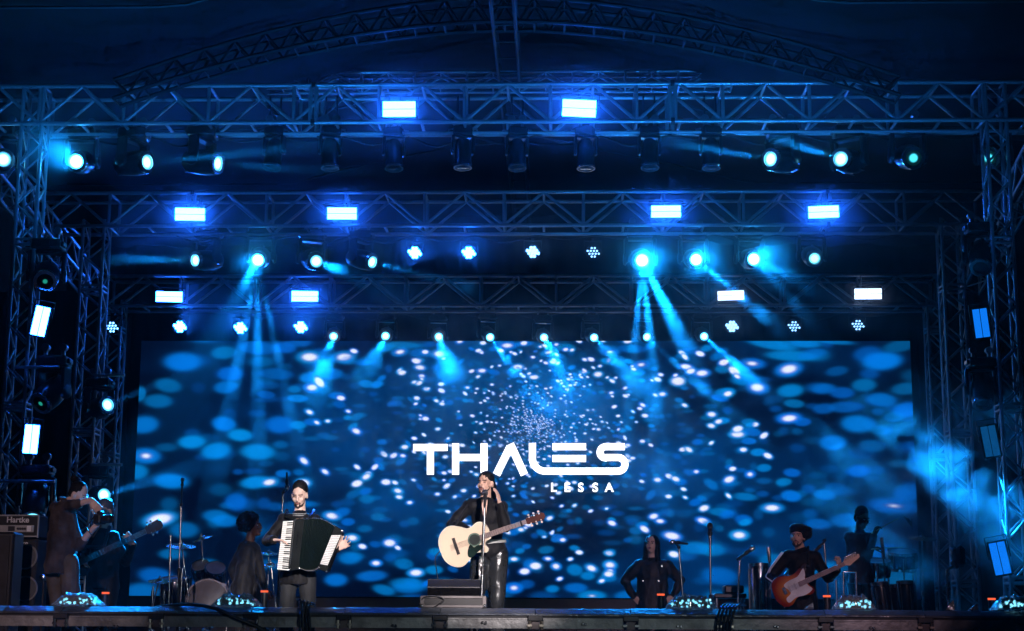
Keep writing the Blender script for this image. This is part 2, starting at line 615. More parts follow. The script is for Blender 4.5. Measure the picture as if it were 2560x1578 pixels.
# braced side trusses between the towers
for lab, A, B in (('left side truss sloping back from front tower to middle truss', P(-60, 395, YF), P(229, 742, YM + 3.0)),
                  ('right side truss sloping back from front tower to middle truss', P(2620, 385, YF), P(2425, 735, YM + 3.0))):
    d = (B - A).normalized()
    sd = Vector((0, 0, 1)).cross(d).normalized() * .3
    root = thing('side_truss', lab, 'truss', A)
    c = {}
    for i in (0, 1):
        for j in (0, 1):
            c[(i, j)] = (A + sd * (i - .5) + Vector((0, 0, .34 * j)), B + sd * (i - .5) + Vector((0, 0, .34 * j)))
            rod(*c[(i, j)], .028, ALU, root, 'chord')
    zigzag(root, *c[(0, 0)], *c[(0, 1)], 8, .015, ALU)
    zigzag(root, *c[(1, 0)], *c[(1, 1)], 8, .015, ALU)
    zigzag(root, *c[(0, 0)], *c[(1, 0)], 8, .013, ALU, False)

# ------------------------------------------------------------------ backdrop curtains


def curtain(label, x0, x1, y, z0, z1, amp=.06, wl=.5):
    n = max(8, int(abs(x1 - x0) / .09))
    vs, fs = [], []
    for j in range(2):
        for i in range(n + 1):
            x = x0 + (x1 - x0) * i / n
            vs.append((x, y + amp * math.sin(x * 2 * math.pi / wl) + .03 * math.sin(x * 4.1), z0 if j == 0 else z1))
    fs = [(i, i + 1, n + 1 + i + 1, n + 1 + i) for i in range(n)]
    m = MB()
    m.add(vs, fs)
    o = m.build('stage_curtain', CURT, None, True)
    sol = o.modifiers.new('thick', 'SOLIDIFY')
    sol.thickness = .012
    return tag(o, label, 'curtain')


curtain('tall black curtain closing the stage behind the LED screen', -9.5, 9.5, 30.0, ZD + .02, 9.3)
curtain('black wing curtain left of the LED screen', P(236, 1000, 28.9).x - 2.2, P(318, 1000, 28.9).x, 28.9, ZD + .02, 7.6)
curtain('black wing curtain right of the LED screen', P(2300, 1000, 28.9).x, P(2400, 1000, 28.9).x + 2.2, 28.9, ZD + .02, 7.6)

# ------------------------------------------------------------------ LED screen
s0, s1 = P(322, 1497, YS), P(2302, 1497, YS)
t0_, t1_ = P(640, 858, YS), P(2100, 847, YS)
SX0, SX1 = s0.x, s1.x
SZ0 = (s0.z + s1.z) / 2 + .02
SZ1 = (t0_.z + t1_.z) / 2
print('screen', SX0, SX1, SZ0, SZ1)
screen = thing('led_screen', 'huge LED screen of drifting blue light dots behind the band', 'screen', ((SX0 + SX1) / 2, YS, ZD))
MB().box(((SX0 + SX1) / 2, YS + .12, (SZ0 + SZ1) / 2), (SX1 - SX0, .16, SZ1 - SZ0)).build('cabinet', BLACKM, screen)
MB().box(((SX0 + SX1) / 2, YS + .15, (SZ0 + ZD) / 2 - .01), (SX1 - SX0, .5, SZ0 - ZD - .02)).build('plinth', BLACK, screen)
GW, GH = 1040, 340
rng = np.random.default_rng(11)
gx = np.linspace(SX0, SX1, GW)
gz = np.linspace(SZ1, SZ0, GH)
X, Z = np.meshgrid(gx, gz)
img = np.zeros((GH, GW, 3))


def vnoise(nx, nz, seed):
    r_ = np.random.default_rng(seed).random((nz + 2, nx + 2))
    u = np.linspace(0, nx, GW, endpoint=False)
    v = np.linspace(0, nz, GH, endpoint=False)
    iu, iv = u.astype(int), v.astype(int)
    fu, fv = u - iu, v - iv
    fu, fv = fu * fu * (3 - 2 * fu), fv * fv * (3 - 2 * fv)
    a = r_[np.ix_(iv, iu)]; b = r_[np.ix_(iv, iu + 1)]; c = r_[np.ix_(iv + 1, iu)]; d = r_[np.ix_(iv + 1, iu + 1)]
    fu = fu[None, :]; fv = fv[:, None]
    return (a * (1 - fu) + b * fu) * (1 - fv) + (c * (1 - fu) + d * fu) * fv


cloud = .55 * vnoise(7, 4, 1) + .3 * vnoise(15, 8, 2) + .15 * vnoise(34, 18, 3)
cz = P(1330, 1090, YS)
rad = np.sqrt(((X - cz.x) / 1.35) ** 2 + (Z - cz.z) ** 2)
base = np.clip(cloud - .40, 0, 1) * 1.9 * np.clip(1.25 - rad / 6.5, .25, 1)
img[..., 2] = .018 + .15 * base + .34 * np.exp(-(rad / 1.7) ** 2) * (cloud ** 2 * 2.2)
img[..., 1] = .0035 + .036 * base + .10 * np.exp(-(rad / 1.6) ** 2) * (cloud ** 2 * 2.2)
img[..., 0] = .0006
MPP = YS / FPX * 1.02


def blob(px, py, rx, ry, amt, core=0.0, ang=0.0, soft=.3):
    c = P(px, py, YS)
    rx, ry = rx * MPP, ry * MPP
    R_ = max(rx, ry) * 1.5 + .05
    i0, i1 = np.searchsorted(gx, [c.x - R_, c.x + R_])
    j0, j1 = GH - np.searchsorted(gz[::-1], [c.z + R_, c.z - R_])
    if i1 <= i0 or j1 <= j0:
        return
    xx, zz = X[j0:j1, i0:i1] - c.x, Z[j0:j1, i0:i1] - c.z
    ca, sa = math.cos(ang), math.sin(ang)
    u, v = (xx * ca + zz * sa) / rx, (-xx * sa + zz * ca) / ry
    d = np.sqrt(u * u + v * v)
    w = 1 / (1 + np.exp((d - 1) / (soft * .35)))
    colr = np.array([.0008,   .235 * (1 + .25 * math.sin(px * 1.3 + py)), .84]) * amt
    img[j0:j1, i0:i1] = img[j0:j1, i0:i1] * (1 - w[..., None] * min(1, amt * 1.1)) + colr * w[..., None]
    if core:
        w2 = 1 / (1 + np.exp((d - core) / .07))
        img[j0:j1, i0:i1] = img[j0:j1, i0:i1] * (1 - w2[..., None]) + np.array([.82, .88, 1.15]) * w2[..., None]


# wide soft discs read off the picture: x, y, half width, half height, strength, bright core
BIG = [(457, 905, 44, 22, .8, 0), (420, 964, 32, 16, .35, 0), (395, 1003, 34, 16, .38, 0), (575, 935, 30, 17, .7, 0), (565, 968, 28, 15, .6, 0),
       (350, 985, 14, 18, .45, 0), (360, 1062, 34, 20, .62, 0), (365, 1140, 34, 18, .75, .25), (340, 1180, 28, 18, .6, 0), (560, 882, 30, 15, .45, 0),
       (645, 870, 45, 16, .5, 0), (713, 869, 26, 13, .6, 0), (774, 893, 32, 16, .75, .52), (860, 893, 30, 15, .75, .5), (690, 935, 40, 14, .4, 0),
       (560, 1060, 28, 17, .85, 0), (600, 1088, 28, 14, .85, 0), (480, 1105, 32, 15, .8, 0), (540, 1127, 34, 19, .85, 0), (645, 1130, 40, 18, .75, 0),
       (700, 1062, 34, 20, .7, 0), (745, 1063, 20, 10, .7, 0), (782, 1055, 22, 9, .6, 0), (665, 987, 22, 9, .4, 0), (744, 996, 24, 9, .6, 0),
       (780, 969, 22, 13, .8, .5), (842, 989, 20, 9, .7, 0), (830, 935, 26, 13, .65, 0), (915, 960, 18, 9, .6, 0), (428, 1203, 40, 17, .8, 0),
       (590, 1255, 26, 20, .6, 0), (640, 1206, 36, 14, .8, 0), (673, 1206, 24, 12, .7, .5), (708, 1184, 18, 9, .6, 0), (400, 1298, 42, 18, .9, .6),
       (540, 1290, 30, 14, .5, 0), (562, 1302, 30, 14, .6, 0), (830, 1290, 24, 12, .8, .5), (870, 1305, 16, 9, .6, 0), (880, 1345, 20, 11, .8, .5),
       (840, 1450, 26, 14, .65, 0), (875, 1395, 26, 14, .5, 0), (460, 1325, 34, 18, .4, 0), (390, 1440, 40, 18, .5, 0), (520, 1465, 40, 16, .5, 0),
       (355, 1480, 40, 20, .5, 0), (430, 1385, 30, 12, .4, 0), (930, 1440, 34, 12, .6, 0), (1020, 1460, 40, 13, .55, 0),
       (1005, 863, 48, 8, .5, 0), (1000, 880, 22, 11, .7, .4), (1045, 882, 20, 10, .5, 0), (1098, 885, 22, 12, .8, .5), (1050, 919, 18, 9, .8, .55),
       (1048, 901, 14, 7, .6, .35), (1268, 864, 26, 11, .8, .4), (1310, 860, 24, 6, .7, 0), (1372, 881, 22, 9, .7, .3), (1412, 868, 24, 9, .5, 0),
       (1295, 918, 17, 9, .85, .6), (1384, 905, 17, 8, .8, .5), (1525, 880, 24, 11, .7, .2), (1580, 872, 34, 10, .5, 0), (1520, 904, 17, 8, .5, 0),
       (1495, 936, 14, 9, .8, .6), (1460, 931, 14, 6, .7, .3), (1603, 912, 22, 11, .7, .3), (1595, 930, 18, 8, .6, 0), (1335, 943, 15, 7, .85, .65),
       (1205, 927, 16, 8, .8, .5), (1235, 931, 14, 7, .6, 0), (1715, 917, 20, 9, .8, .6), (1755, 933, 22, 11, .85, .55), (1695, 953, 22, 14, .85, .65),
       (1930, 861, 60, 12, .65, 0), (2010, 858, 40, 11, .7, 0), (2080, 853, 50, 7, .45, 0), (1980, 890, 60, 12, .62, 0), (2030, 885, 34, 12, .4, 0),
       (1880, 909, 32, 13, .7, .3), (1972, 923, 33, 17, .85, .5), (1865, 950, 34, 14, .7, 0), (1893, 969, 27, 16, .8, .5), (2092, 928, 26, 11, .25, 0),
       (2205, 903, 46, 21, .85, 0), (2170, 885, 34, 18, .35, 0), (2250, 865, 40, 14, .25, 0), (1976, 977, 30, 15, .65, 0), (1813, 980, 24, 10, .7, 0),
       (1800, 995, 20, 8, .7, 0), (1985, 1009, 24, 10, .4, 0), (2060, 972, 28, 12, .42, 0), (2105, 982, 28, 13, .42, 0), (2160, 963, 28, 15, .4, 0),
       (2203, 1000, 34, 16, .55, 0), (2265, 972, 34, 14, .3, 0), (2265, 1025, 32, 17, .7, 0), (2235, 1042, 24, 12, .3, 0), (1973, 1046, 30, 13, .9, .5),
       (2005, 1055, 20, 10, .5, 0), (2060, 1022, 26, 12, .38, 0), (2115, 1018, 40, 13, .4, 0), (2145, 1060, 38, 20, .75, 0), (1872, 1055, 18, 8, .4, 0),
       (1844, 1086, 24, 11, .85, .55), (1880, 1080, 22, 10, .6, 0), (1807, 1052, 15, 8, .7, 0), (1872, 1103, 18, 8, .65, 0), (2082, 1107, 30, 17, .8, 0),
       (2180, 1115, 30, 14, .4, 0), (1895, 1131, 18, 9, .75, 0), (1910, 1170, 17, 9, .6, 0), (1980, 1182, 20, 10, .6, 0), (2147, 1178, 28, 14, .8, 0),
       (1875, 1186, 14, 10, .9, .4), (1960, 1205, 18, 9, .5, 0), (2062, 1237, 26, 12, .65, 0), (1978, 1240, 24, 13, .8, 0), (1930, 1270, 28, 12, .85, .5),
       (2090, 1222, 26, 14, .35, 0), (2270, 1232, 36, 22, .6, 0), (2235, 1265, 60, 18, .6, .12), (1863, 1242, 28, 9, .5, 0), (2120, 1300, 40, 16, .5, 0),
       (2045, 1310, 30, 12, .5, 0), (1757, 1302, 20, 10, .9, .55), (1848, 1338, 24, 13, .9, .5), (1860, 1300, 20, 12, .6, 0), (1800, 1280, 26, 9, .5, 0),
       (1680, 1340, 26, 12, .9, .6), (1650, 1303, 16, 8, .8, .5), (1740, 1370, 40, 14, .6, 0), (1780, 1375, 30, 14, .5, 0), (1800, 1440, 40, 20, .45, 0),
       (1523, 1383, 14, 8, .85, .55), (1525, 1413, 18, 12, .95, .5), (1525, 1428, 14, 9, .9, .45), (1520, 1445, 20, 9, .55, 0), (1390, 1416, 14, 10, .9, .5),
       (1325, 1412, 16, 13, .6, 0), (1370, 1397, 14, 7, .8, .45), (1285, 1398, 14, 7, .85, .5), (1437, 1425, 18, 13, .6, 0), (1285, 1470, 22, 13, .85, .3),
       (1440, 1470, 26, 11, .6, 0), (1480, 1490, 32, 12, .7, .1), (1570, 1490, 30, 12, .5, 0), (1040, 1432, 22, 11, .95, .55), (1085, 1425, 20, 10, .6, 0),
       (940, 1408, 16, 9, .9, .5), (1010, 1410, 22, 12, .4, 0), (1020, 1470, 36, 12, .5, 0), (960, 1475, 26, 11, .5, 0), (1160, 1300, 14, 6, .8, .5),
       (1090, 1380, 18, 9, .6, 0), (1395, 1345, 16, 9, .7, 0), (1365, 1375, 18, 9, .4, 0), (2050, 1420, 40, 16, .35, 0), (2190, 1380, 50, 18, .35, 0),
       (2240, 1450, 50, 20, .3, 0), (1930, 1400, 30, 14, .4, 0)]
for i in range(620):       # faint far discs
    a_ = rng.random() * 2 * math.pi
    r_ = math.exp(rng.uniform(math.log(300), math.log(1150)))
    blob(1330 + math.cos(a_) * r_, 1100 + math.sin(a_) * r_ * .42, r_ * .024 * rng.uniform(.6, 1.6), r_ * .012 * rng.uniform(.7, 1.4), rng.uniform(.06, .34), soft=.5)
for b_ in BIG:
    blob(*b_[:5], b_[5], ang=rng.normal(0, .1), soft=.34 if b_[2] > 24 else .28)
# the swarm of small sparks, thinning and growing outward from the middle
for i in range(1500):
    a_ = rng.random() * 2 * math.pi
    r_ = math.exp(rng.uniform(math.log(30), math.log(560))) - 24
    x_, y_ = 1335 + math.cos(a_) * r_ * 1.15, 1065 + math.sin(a_) * r_ * .88
    if y_ < 850 or y_ > 1495:
        continue
    k = (.75 + r_ * .0145) * rng.uniform(.7, 1.35)
    if rng.random() < .5:
        blob(x_, y_, k * 1.9, k * 1.12, .95, rng.uniform(.5, .8), ang=rng.normal(0, .35), soft=.4)
    else:
        blob(x_, y_, k * 2.0, k * 1.1, rng.uniform(.35, .85), 0, ang=rng.normal(0, .3), soft=.4)
img *= 1.02
me = bpy.data.meshes.new('led_picture')
co = np.stack([X, np.full_like(X, YS), Z], -1).reshape(-1, 3)
idx = np.arange(GW * GH).reshape(GH, GW)
quads = np.stack([idx[:-1, :-1], idx[1:, :-1], idx[1:, 1:], idx[:-1, 1:]], -1).reshape(-1)
nf = (GW - 1) * (GH - 1)
me.vertices.add(GW * GH)
me.vertices.foreach_set('co', co.ravel())
me.loops.add(nf * 4)
me.loops.foreach_set('vertex_index', quads)
me.polygons.add(nf)
me.polygons.foreach_set('loop_start', np.arange(nf) * 4)
me.update(calc_edges=True)
ca = me.color_attributes.new('led', 'FLOAT_COLOR', 'POINT')
ca.data.foreach_set('color', np.concatenate([img, np.ones((GH, GW, 1))], -1).ravel())
m = bpy.data.materials.new('led_pixels')
m.use_nodes = True
nt = m.node_tree
nt.nodes.clear()
e = nt.nodes.new('ShaderNodeEmission')
at = nt.nodes.new('ShaderNodeAttribute')
at.attribute_name = 'led'
nt.links.new(at.outputs['Color'], e.inputs[0])
o_ = nt.nodes.new('ShaderNodeOutputMaterial')
nt.links.new(e.outputs[0], o_.inputs[0])
m.cycles.emission_sampling = 'NONE'
me.materials.append(m)
o = bpy.data.objects.new('led_picture', me)
COL.objects.link(o)
adopt(o, screen)

# lettering on the screen
LET = glow('led_white', (1, 1, 1.0), 2.2, 'NONE')


def stroke(pts, w, closed=False):
    """flat ribbon of width w along picture-space points, on the screen"""
    P2 = [Vector((p[0], p[1])) for p in pts]
    L_, R_ = [], []
    for i, p in enumerate(P2):
        a = P2[max(i - 1, 0)]
        b = P2[min(i + 1, len(P2) - 1)]
        d1 = (p - a).normalized() if i > 0 else (b - p).normalized()
        d2 = (b - p).normalized() if i < len(P2) - 1 else d1
        t = (d1 + d2).normalized()
        n_ = Vector((-t.y, t.x))
        k = w / 2 / max(.5, n_.dot(Vector((-d1.y, d1.x))))
        L_.append(p + n_ * k)
        R_.append(p - n_ * k)
    return L_, R_


def letter(strokes, w=17.5):
    mb = MB()
    for st in strokes:
        L_, R_ = stroke(st, w)
        vs = [P(q.x, q.y, YS - .006) for q in L_] + [P(q.x, q.y, YS - .006) for q in R_]
        n = len(L_)
        mb.add(vs, [(i, i + 1, n + i + 1, n + i) for i in range(n - 1)])
    return mb.build('letter', LET, screen)


def arc(cx, cy, r, a0, a1, n=10):
    return [(cx + r * math.cos(R(a0 + (a1 - a0) * i / n)), cy + r * math.sin(R(a0 + (a1 - a0) * i / n))) for i in range(n + 1)]


letter([[(1033, 1119), (1119, 1119)], [(1076, 1127), (1076, 1187)]])                                    # T
letter([[(1139, 1108.5), (1139, 1187)], [(1210, 1108.5), (1210, 1187)], [(1147, 1144), (1202, 1144)]])  # H
letter([[(1241, 1187), (1275.6, 1117)], [(1275.6, 1110), (1311, 1187)]], 19)                              # lambda-like A
letter([[(1331, 1108), (1331, 1145)] + arc(1363, 1146, 32, 180, 90) + [(1545, 1178)] + arc(1545.5, 1161, 17, 90, -90) +
        [(1516, 1144)] + arc(1514, 1131, 14, 90, 270, 10) + [(1562, 1117)]])          # L running on into S
letter([[(1381, 1117), (1465, 1117)]])
letter([[(1381, 1146.5), (1465, 1146.5)]])
for ch, x in zip('LESSA', (1384, 1418, 1452, 1488, 1523)):
    fc = bpy.data.curves.new('t', 'FONT')
    fc.body = ch
    fc.size = 30 * MPP
    fc.align_x = 'CENTER'
    fc.offset = .9 * MPP
    fo = bpy.data.objects.new('t', fc)
    COL.objects.link(fo)
    dg = bpy.context.evaluated_depsgraph_get()
    me = bpy.data.meshes.new_from_object(fo.evaluated_get(dg))
    bpy.data.objects.remove(fo)
    me.materials.clear()
    me.materials.append(LET)
    o = bpy.data.objects.new('letter', me)
    COL.objects.link(o)
    o.rotation_euler = (R(90), 0, 0)
    o.location = P(x, 1229, YS - .006)
    o.parent = screen
    o.matrix_parent_inverse = Matrix.Translation(screen.location).inverted()
# ------------------------------------------------------------------ lamps
CY = (0.004, 0.30, 1.0)
BL = (0.05, 0.27, 1.0)


def share(mb, name, m, smooth=True):
    o = mb.build(name, m, None, smooth)
    me = o.data
    bpy.data.objects.remove(o)
    return me


def inst(me, name, parent, loc=(0, 0, 0), quat=None, sc=1.0, m=None):
    o = bpy.data.objects.new(name, me)
    COL.objects.link(o)
    o.parent = parent
    o.location = loc
    if quat is not None:
        o.rotation_mode = 'QUATERNION'
        o.rotation_quaternion = quat
    o.scale = (sc, sc, sc)
    if m is not None:
        o.material_slots[0].link = 'OBJECT'
        o.material_slots[0].material = m
    return o


LAMPBODY = mat('lamp_housing', (0.025, 0.026, 0.03), 0.3, 0.0, 0.3, 12, coat=.4)
q = MB().box((0, 0, -.06), (.30, .24, .11), bev=.02).box((0, -.123, -.06), (.10, .008, .05), bev=.002)
q.box((-.16, 0, -.055), (.03, .12, .05), bev=.008).box((.16, 0, -.055), (.03, .12, .05), bev=.008)
ME_BASE = share(q, 'base', LAMPBODY)
q = MB().box((0, 0, -.135), (.30, .11, .035), bev=.012)
for s_ in (-1, 1):
    q.box((s_ * .165, 0, -.27), (.045, .13, .30), bev=.018)
    q.lathe((s_ * .165, 0, -.37), (s_, 0, 0), [(0, .075), (.028, .07), (.034, .05)], 16)
ME_YOKE = share(q, 'yoke', LAMPBODY)
q = MB().lathe((0, 0, 0), (0, 0, 1), [(-.21, .0), (-.205, .07), (-.17, .105), (-.06, .125), (.05, .132), (.12, .125), (.17, .118), (.19, .112)], 22)
for k in range(6):
    w = k * math.pi / 3 + .3
    q.box((math.cos(w) * .118, math.sin(w) * .118, -.1), (.02, .02, .12), bev=.004)
ME_HEAD = share(q, 'head', LAMPBODY)
q = MB().lathe((0, 0, 0), (0, 0, 1), [(.185, .073), (.205, .080), (.205, .116), (.18, .12)], 22)
ME_RING = share(q, 'front_ring', STEEL)
q = MB().lathe((0, 0, 0), (0, 0, 1), [(.190, .074), (.197, .06), (.201, .03), (.202, 0)], 20)
ME_LENS = share(q, 'lens', GLASS)
q = MB().box((0, 0, .03), (.035, .05, .07), bev=.008).lathe((0, -.03, .085), (0, 1, 0), [(0, .04), (.06, .04)], 12)
ME_CLAMP = share(q, 'clamp', mat('clamp_alloy', (.4, .41, .43), .35, .8))
# slim head
q = MB().box((0, 0, -.05), (.19, .16, .09), bev=.015)
ME_SBASE = share(q, 'base', LAMPBODY)
q = MB().tube([(-.09, 0, -.02), (-.14, 0, -.03), (-.15, 0, -.075), (-.10, 0, -.085)], .011, 6).tube([(.09, 0, -.02), (.14, 0, -.03), (.15, 0, -.075), (.10, 0, -.085)], .011, 6)
ME_HANDLE = share(q, 'handle', mat('handle_alloy', (.55, .56, .6), .3, .8))
q = MB().box((0, 0, -.105), (.2, .08, .025), bev=.006)
for s_ in (-1, 1):
    q.box((s_ * .1, 0, -.19), (.028, .09, .19), bev=.01)
ME_SYOKE = share(q, 'yoke', LAMPBODY)
q = MB().lathe((0, 0, 0), (0, 0, 1), [(-.13, 0), (-.125, .05), (-.09, .075), (0, .083), (.1, .083), (.14, .09), (.17, .09)], 18)
ME_SHEAD = share(q, 'head', LAMPBODY)
q = MB().lathe((0, 0, 0), (0, 0, 1), [(.165, .075), (.18, .078), (.18, .092), (.16, .094)], 18)
ME_SRING = share(q, 'front_ring', mat('ring_alloy', (.4, .42, .46), .25, .9))
q = MB().lathe((0, 0, 0), (0, 0, 1), [(.172, .076), (.176, .05), (.178, 0)], 16)
ME_SLENS = share(q, 'lens', GLASS)

SPOTK = 40.0


def ddir(az, el):
    """az: turn to picture right, el: downward tilt, both degrees, 0 = level at the audience"""
    return Vector((math.sin(R(az)) * math.cos(R(el)), -math.cos(R(az)) * math.cos(R(el)), -math.sin(R(el))))


def moving_head(label, px, py, y, az, el, lens=None, sc=1.0, beam=None, group='moving heads', slim=False, up=0.0, side=0, tgt=None):
    """px, py: where the middle of the lamp's front lens shows"""
    d = ddir(az, el)
    if tgt:
        d = (P(*tgt) - P(px, py, y)).normalized()
    plen = (.19 if not slim else .17) * sc
    piv = P(px, py, y) - d * plen
    drop = (.37 if not slim else .25) * sc
    root = thing('moving_head_lamp', label, 'stage lamp', piv + Vector((0, 0, drop)), group)
    pan = math.atan2(d.x, -d.y) if abs(d.x) + abs(d.y) > .05 else side
    qz = Quaternion((0, 0, 1), pan)
    qh = d.to_track_quat('Z', 'Y')
    inst(ME_SBASE if slim else ME_BASE, 'base', root, sc=sc, quat=Quaternion((0, 0, 1), side))
    inst(ME_SYOKE if slim else ME_YOKE, 'yoke', root, quat=qz, sc=sc)
    h = inst(ME_SHEAD if slim else ME_HEAD, 'head', root, (0, 0, -drop), qh, sc)
    inst(ME_SRING if slim else ME_RING, 'front_ring', h)
    inst(ME_SLENS if slim else ME_LENS, 'lens', h, m=lens)
    if slim:
        inst(ME_HANDLE, 'handle', root, sc=sc)
    for s_ in (-1, 1):
        c = inst(ME_CLAMP, 'clamp', root, (s_ * (.09 if not slim else .055) * sc, 0, 0), sc=sc)
        if up:
            rod(root.location + Vector((s_ * .055 * sc, 0, .06)), root.location + Vector((s_ * .055 * sc, 0, up)), .012, BLACKM, root, 'hanger')
    if beam:
        for (e_, ang_, bl_, off) in beam:
            dd = (P(200, 1515, 14.6) - piv).normalized() if off == 'left' else (d + Vector(off)).normalized() if off else d  # 'left' adds an extra beam to rim-light players at picture left
            p0 = piv + d * (plen + .06 * sc)
            spot('beam', p0, p0 + dd, e_ * (SPOTK if ang_ < 20 else 1.6), CY, ang_, bl_, .03 * sc, root)
    return root




def lens_glow(name, col, core, edge, rad):
    """lens with a hot middle that falls off to a coloured rim"""
    m = glow(name, col, core)
    nt = m.node_tree
    e = [n for n in nt.nodes if n.type == 'EMISSION'][0]
    tc = nt.nodes.new('ShaderNodeTexCoord')
    sx = nt.nodes.new('ShaderNodeSeparateXYZ')
    nt.links.new(tc.outputs['Object'], sx.inputs[0])
    cx_ = nt.nodes.new('ShaderNodeCombineXYZ')
    nt.links.new(sx.outputs[0], cx_.inputs[0]); nt.links.new(sx.outputs[1], cx_.inputs[1])
    ln = nt.nodes.new('ShaderNodeVectorMath'); ln.operation = 'LENGTH'
    nt.links.new(cx_.outputs[0], ln.inputs[0])
    mr = nt.nodes.new('ShaderNodeMapRange')
    mr.interpolation_type = 'SMOOTHSTEP'
    mr.inputs['From Min'].default_value = rad * .45
    mr.inputs['From Max'].default_value = rad
    mr.inputs['To Min'].default_value = core
    mr.inputs['To Max'].default_value = edge
    nt.links.new(ln.outputs['Value'], mr.inputs['Value'])
    nt.links.new(mr.outputs[0], e.inputs[1])
    return m


LB = lens_glow('lens_full', (.03, .42, 1), 110, 14, .074)
LM = lens_glow('lens_mid', (.10, .58, 1), 13, .9, .074)
LS = lens_glow('lens_small', (.14, .75, 1), 6, .4, .074)
LD = lens_glow('lens_dim', (0.05, .6, .75), 2.2, .03, .055)
LG = lens_glow('lens_trace', (0.03, .6, .45), .5, .0, .03)

gF = 'moving heads hung under the front truss'
yf = YF + .275
L16 = lambda i: ORD[i] + ' from left on the front truss'
moving_head('lit moving head cut off by the left picture edge, first on the front truss', 8, 399, yf, 25, 8, LM, 1.25, None, gF)
moving_head('blazing cyan moving head aimed at the audience, second from left on the front truss', 191, 404, yf, 0, 14, LB, 1.2, [(700, 40, .9, None)], gF)
moving_head('lit moving head turned right, third from left on the front truss', 366, 406, yf, 62, 4, LM, 1.25, [(300, 4, .3, None)], gF)
moving_head('lit moving head turned right, fourth from left on the front truss', 543, 409, yf, 70, 10, LM, 1.25, [(350, 6, .3, None)], gF)
for i, x in enumerate((680, 825, 985, 1157, 1293, 1465, 1625, 1778)):
    moving_head('unlit slim moving head pointing down, %s from left on the front truss' % ORD[i + 4], x, 418 + (i % 3), yf, (i * 37) % 40 - 20, 80 + (i % 2) * 5, None, 1.3, None, gF, slim=True, up=.42, side=(.3 * math.sin(i * 2.1)))
moving_head('lit moving head turned left, thirteenth from left on the front truss', 1928, 398, yf, -45, 6, LM, 1.25, [(300, 4, .3, None)], gF)
moving_head('lit moving head turned left, fourteenth from left on the front truss', 2103, 398, yf, -35, 6, LM, 1.25, [(200, 4, .3, None)], gF)
moving_head('dimly glowing moving head, second from right on the front truss', 2283, 395, yf, 5, 20, LD, 1.25, None, gF)
moving_head('dimly glowing moving head, rightmost on the front truss', 2472, 395, yf, -30, 20, LD, 1.25, None, gF)

gM = 'moving heads hung under the middle truss'
ym = YM + .275
moving_head('lit moving head turned left, leftmost on the middle truss', 490, 651, ym, -38, 10, LM, 1.2, [(350, 8, .4, None)], gM)
moving_head('bright cyan moving head throwing beams straight down, second from left on the middle truss', 645, 650, ym, 2, 22, LB, 1.2, [(450, 34, .9, None), (9000, 7, .5, (-.22, .5, -1.5)), (9000, 6, .5, (.12, .5, -1.5)), (5000, 5, .5, (.5, .45, -1.5)), (2200, 9, .8, 'left')], gM)
moving_head('lit moving head turned right, third from left on the middle truss', 790, 653, ym, 26, 18, LM, 1.2, [(330, 8, .4, None)], gM)
moving_head('lit moving head twisted far right beside the left strobe, fourth on the middle truss', 929, 655, ym, 58, 18, LM, 1.15, [(400, 7, .4, None)], gM)
moving_head('biggest blazing cyan moving head on the middle truss, right of the round lamps', 1605, 651, ym, 3, 16, LB, 1.3, [(650, 40, .9, None), (3600, 10, .8, (.40, .1, -.95)), (5000, 6, .6, (.05, .4, -1.5)), (4500, 5, .5, (-.25, .4, -1.5))], gM)
moving_head('blazing cyan moving head on the middle truss, second of three bright ones', 1740, 649, ym, 5, 16, LB, 1.2, [(450, 40, .9, None), (1800, 8, .7, (.7, 0, -.7))], gM)
moving_head('blazing cyan moving head on the middle truss, rightmost of three bright ones', 1884, 648, ym, 8, 14, LB, 1.2, [(450, 40, .9, None), (420, 19, 1.0, (1.0, 0, -.62)), (500, 10, 1.0, (.45, 0, -.8))], gM)
moving_head('lit moving head with grey yoke below the far right strobe of the middle truss', 2036, 646, ym, 2, 22, LS, 1.15, None, gM)

gB = 'small beam heads in a row above the LED screen'
yb = YB + .25
for i, (x, y) in enumerate(((834, 841), (964, 840), (1097, 842), (1225, 843), (1360, 844), (1485, 844), (1617, 842), (1760, 841))):
    tg = ((592, 1519, 14.55), (752, 1290, 15.65), (1222, 1270, 15.9), (1632, 1400, 19.2), (1727, 1521, 14.55), (2010, 1380, 17.3), (2170, 1350, 20.0), (2520, 1521, 14.55))[i]
    moving_head('small lit beam head just above the LED screen, %s from left of eight' % ORD[i], x, y, yb, 0, 0, LM, .95,
                [((260, 180, 190, 220, 280, 220, 700, 1200)[i], (9, 8, 9, 9, 10, 9, 5, 4)[i], 1.0, None)], gB, tgt=tg)

gT = 'moving heads hung at the stage sides'
PIPE = ALU


def side_pipe(label, x0, x1, py, y):
    a, b = P(x0, py, y), P(x1, py, y)
    tag(MB().tube([a, Vector((b.x, b.y, a.z))], .022, 8).build('side_pipe', PIPE, None, True), label, 'pipe')


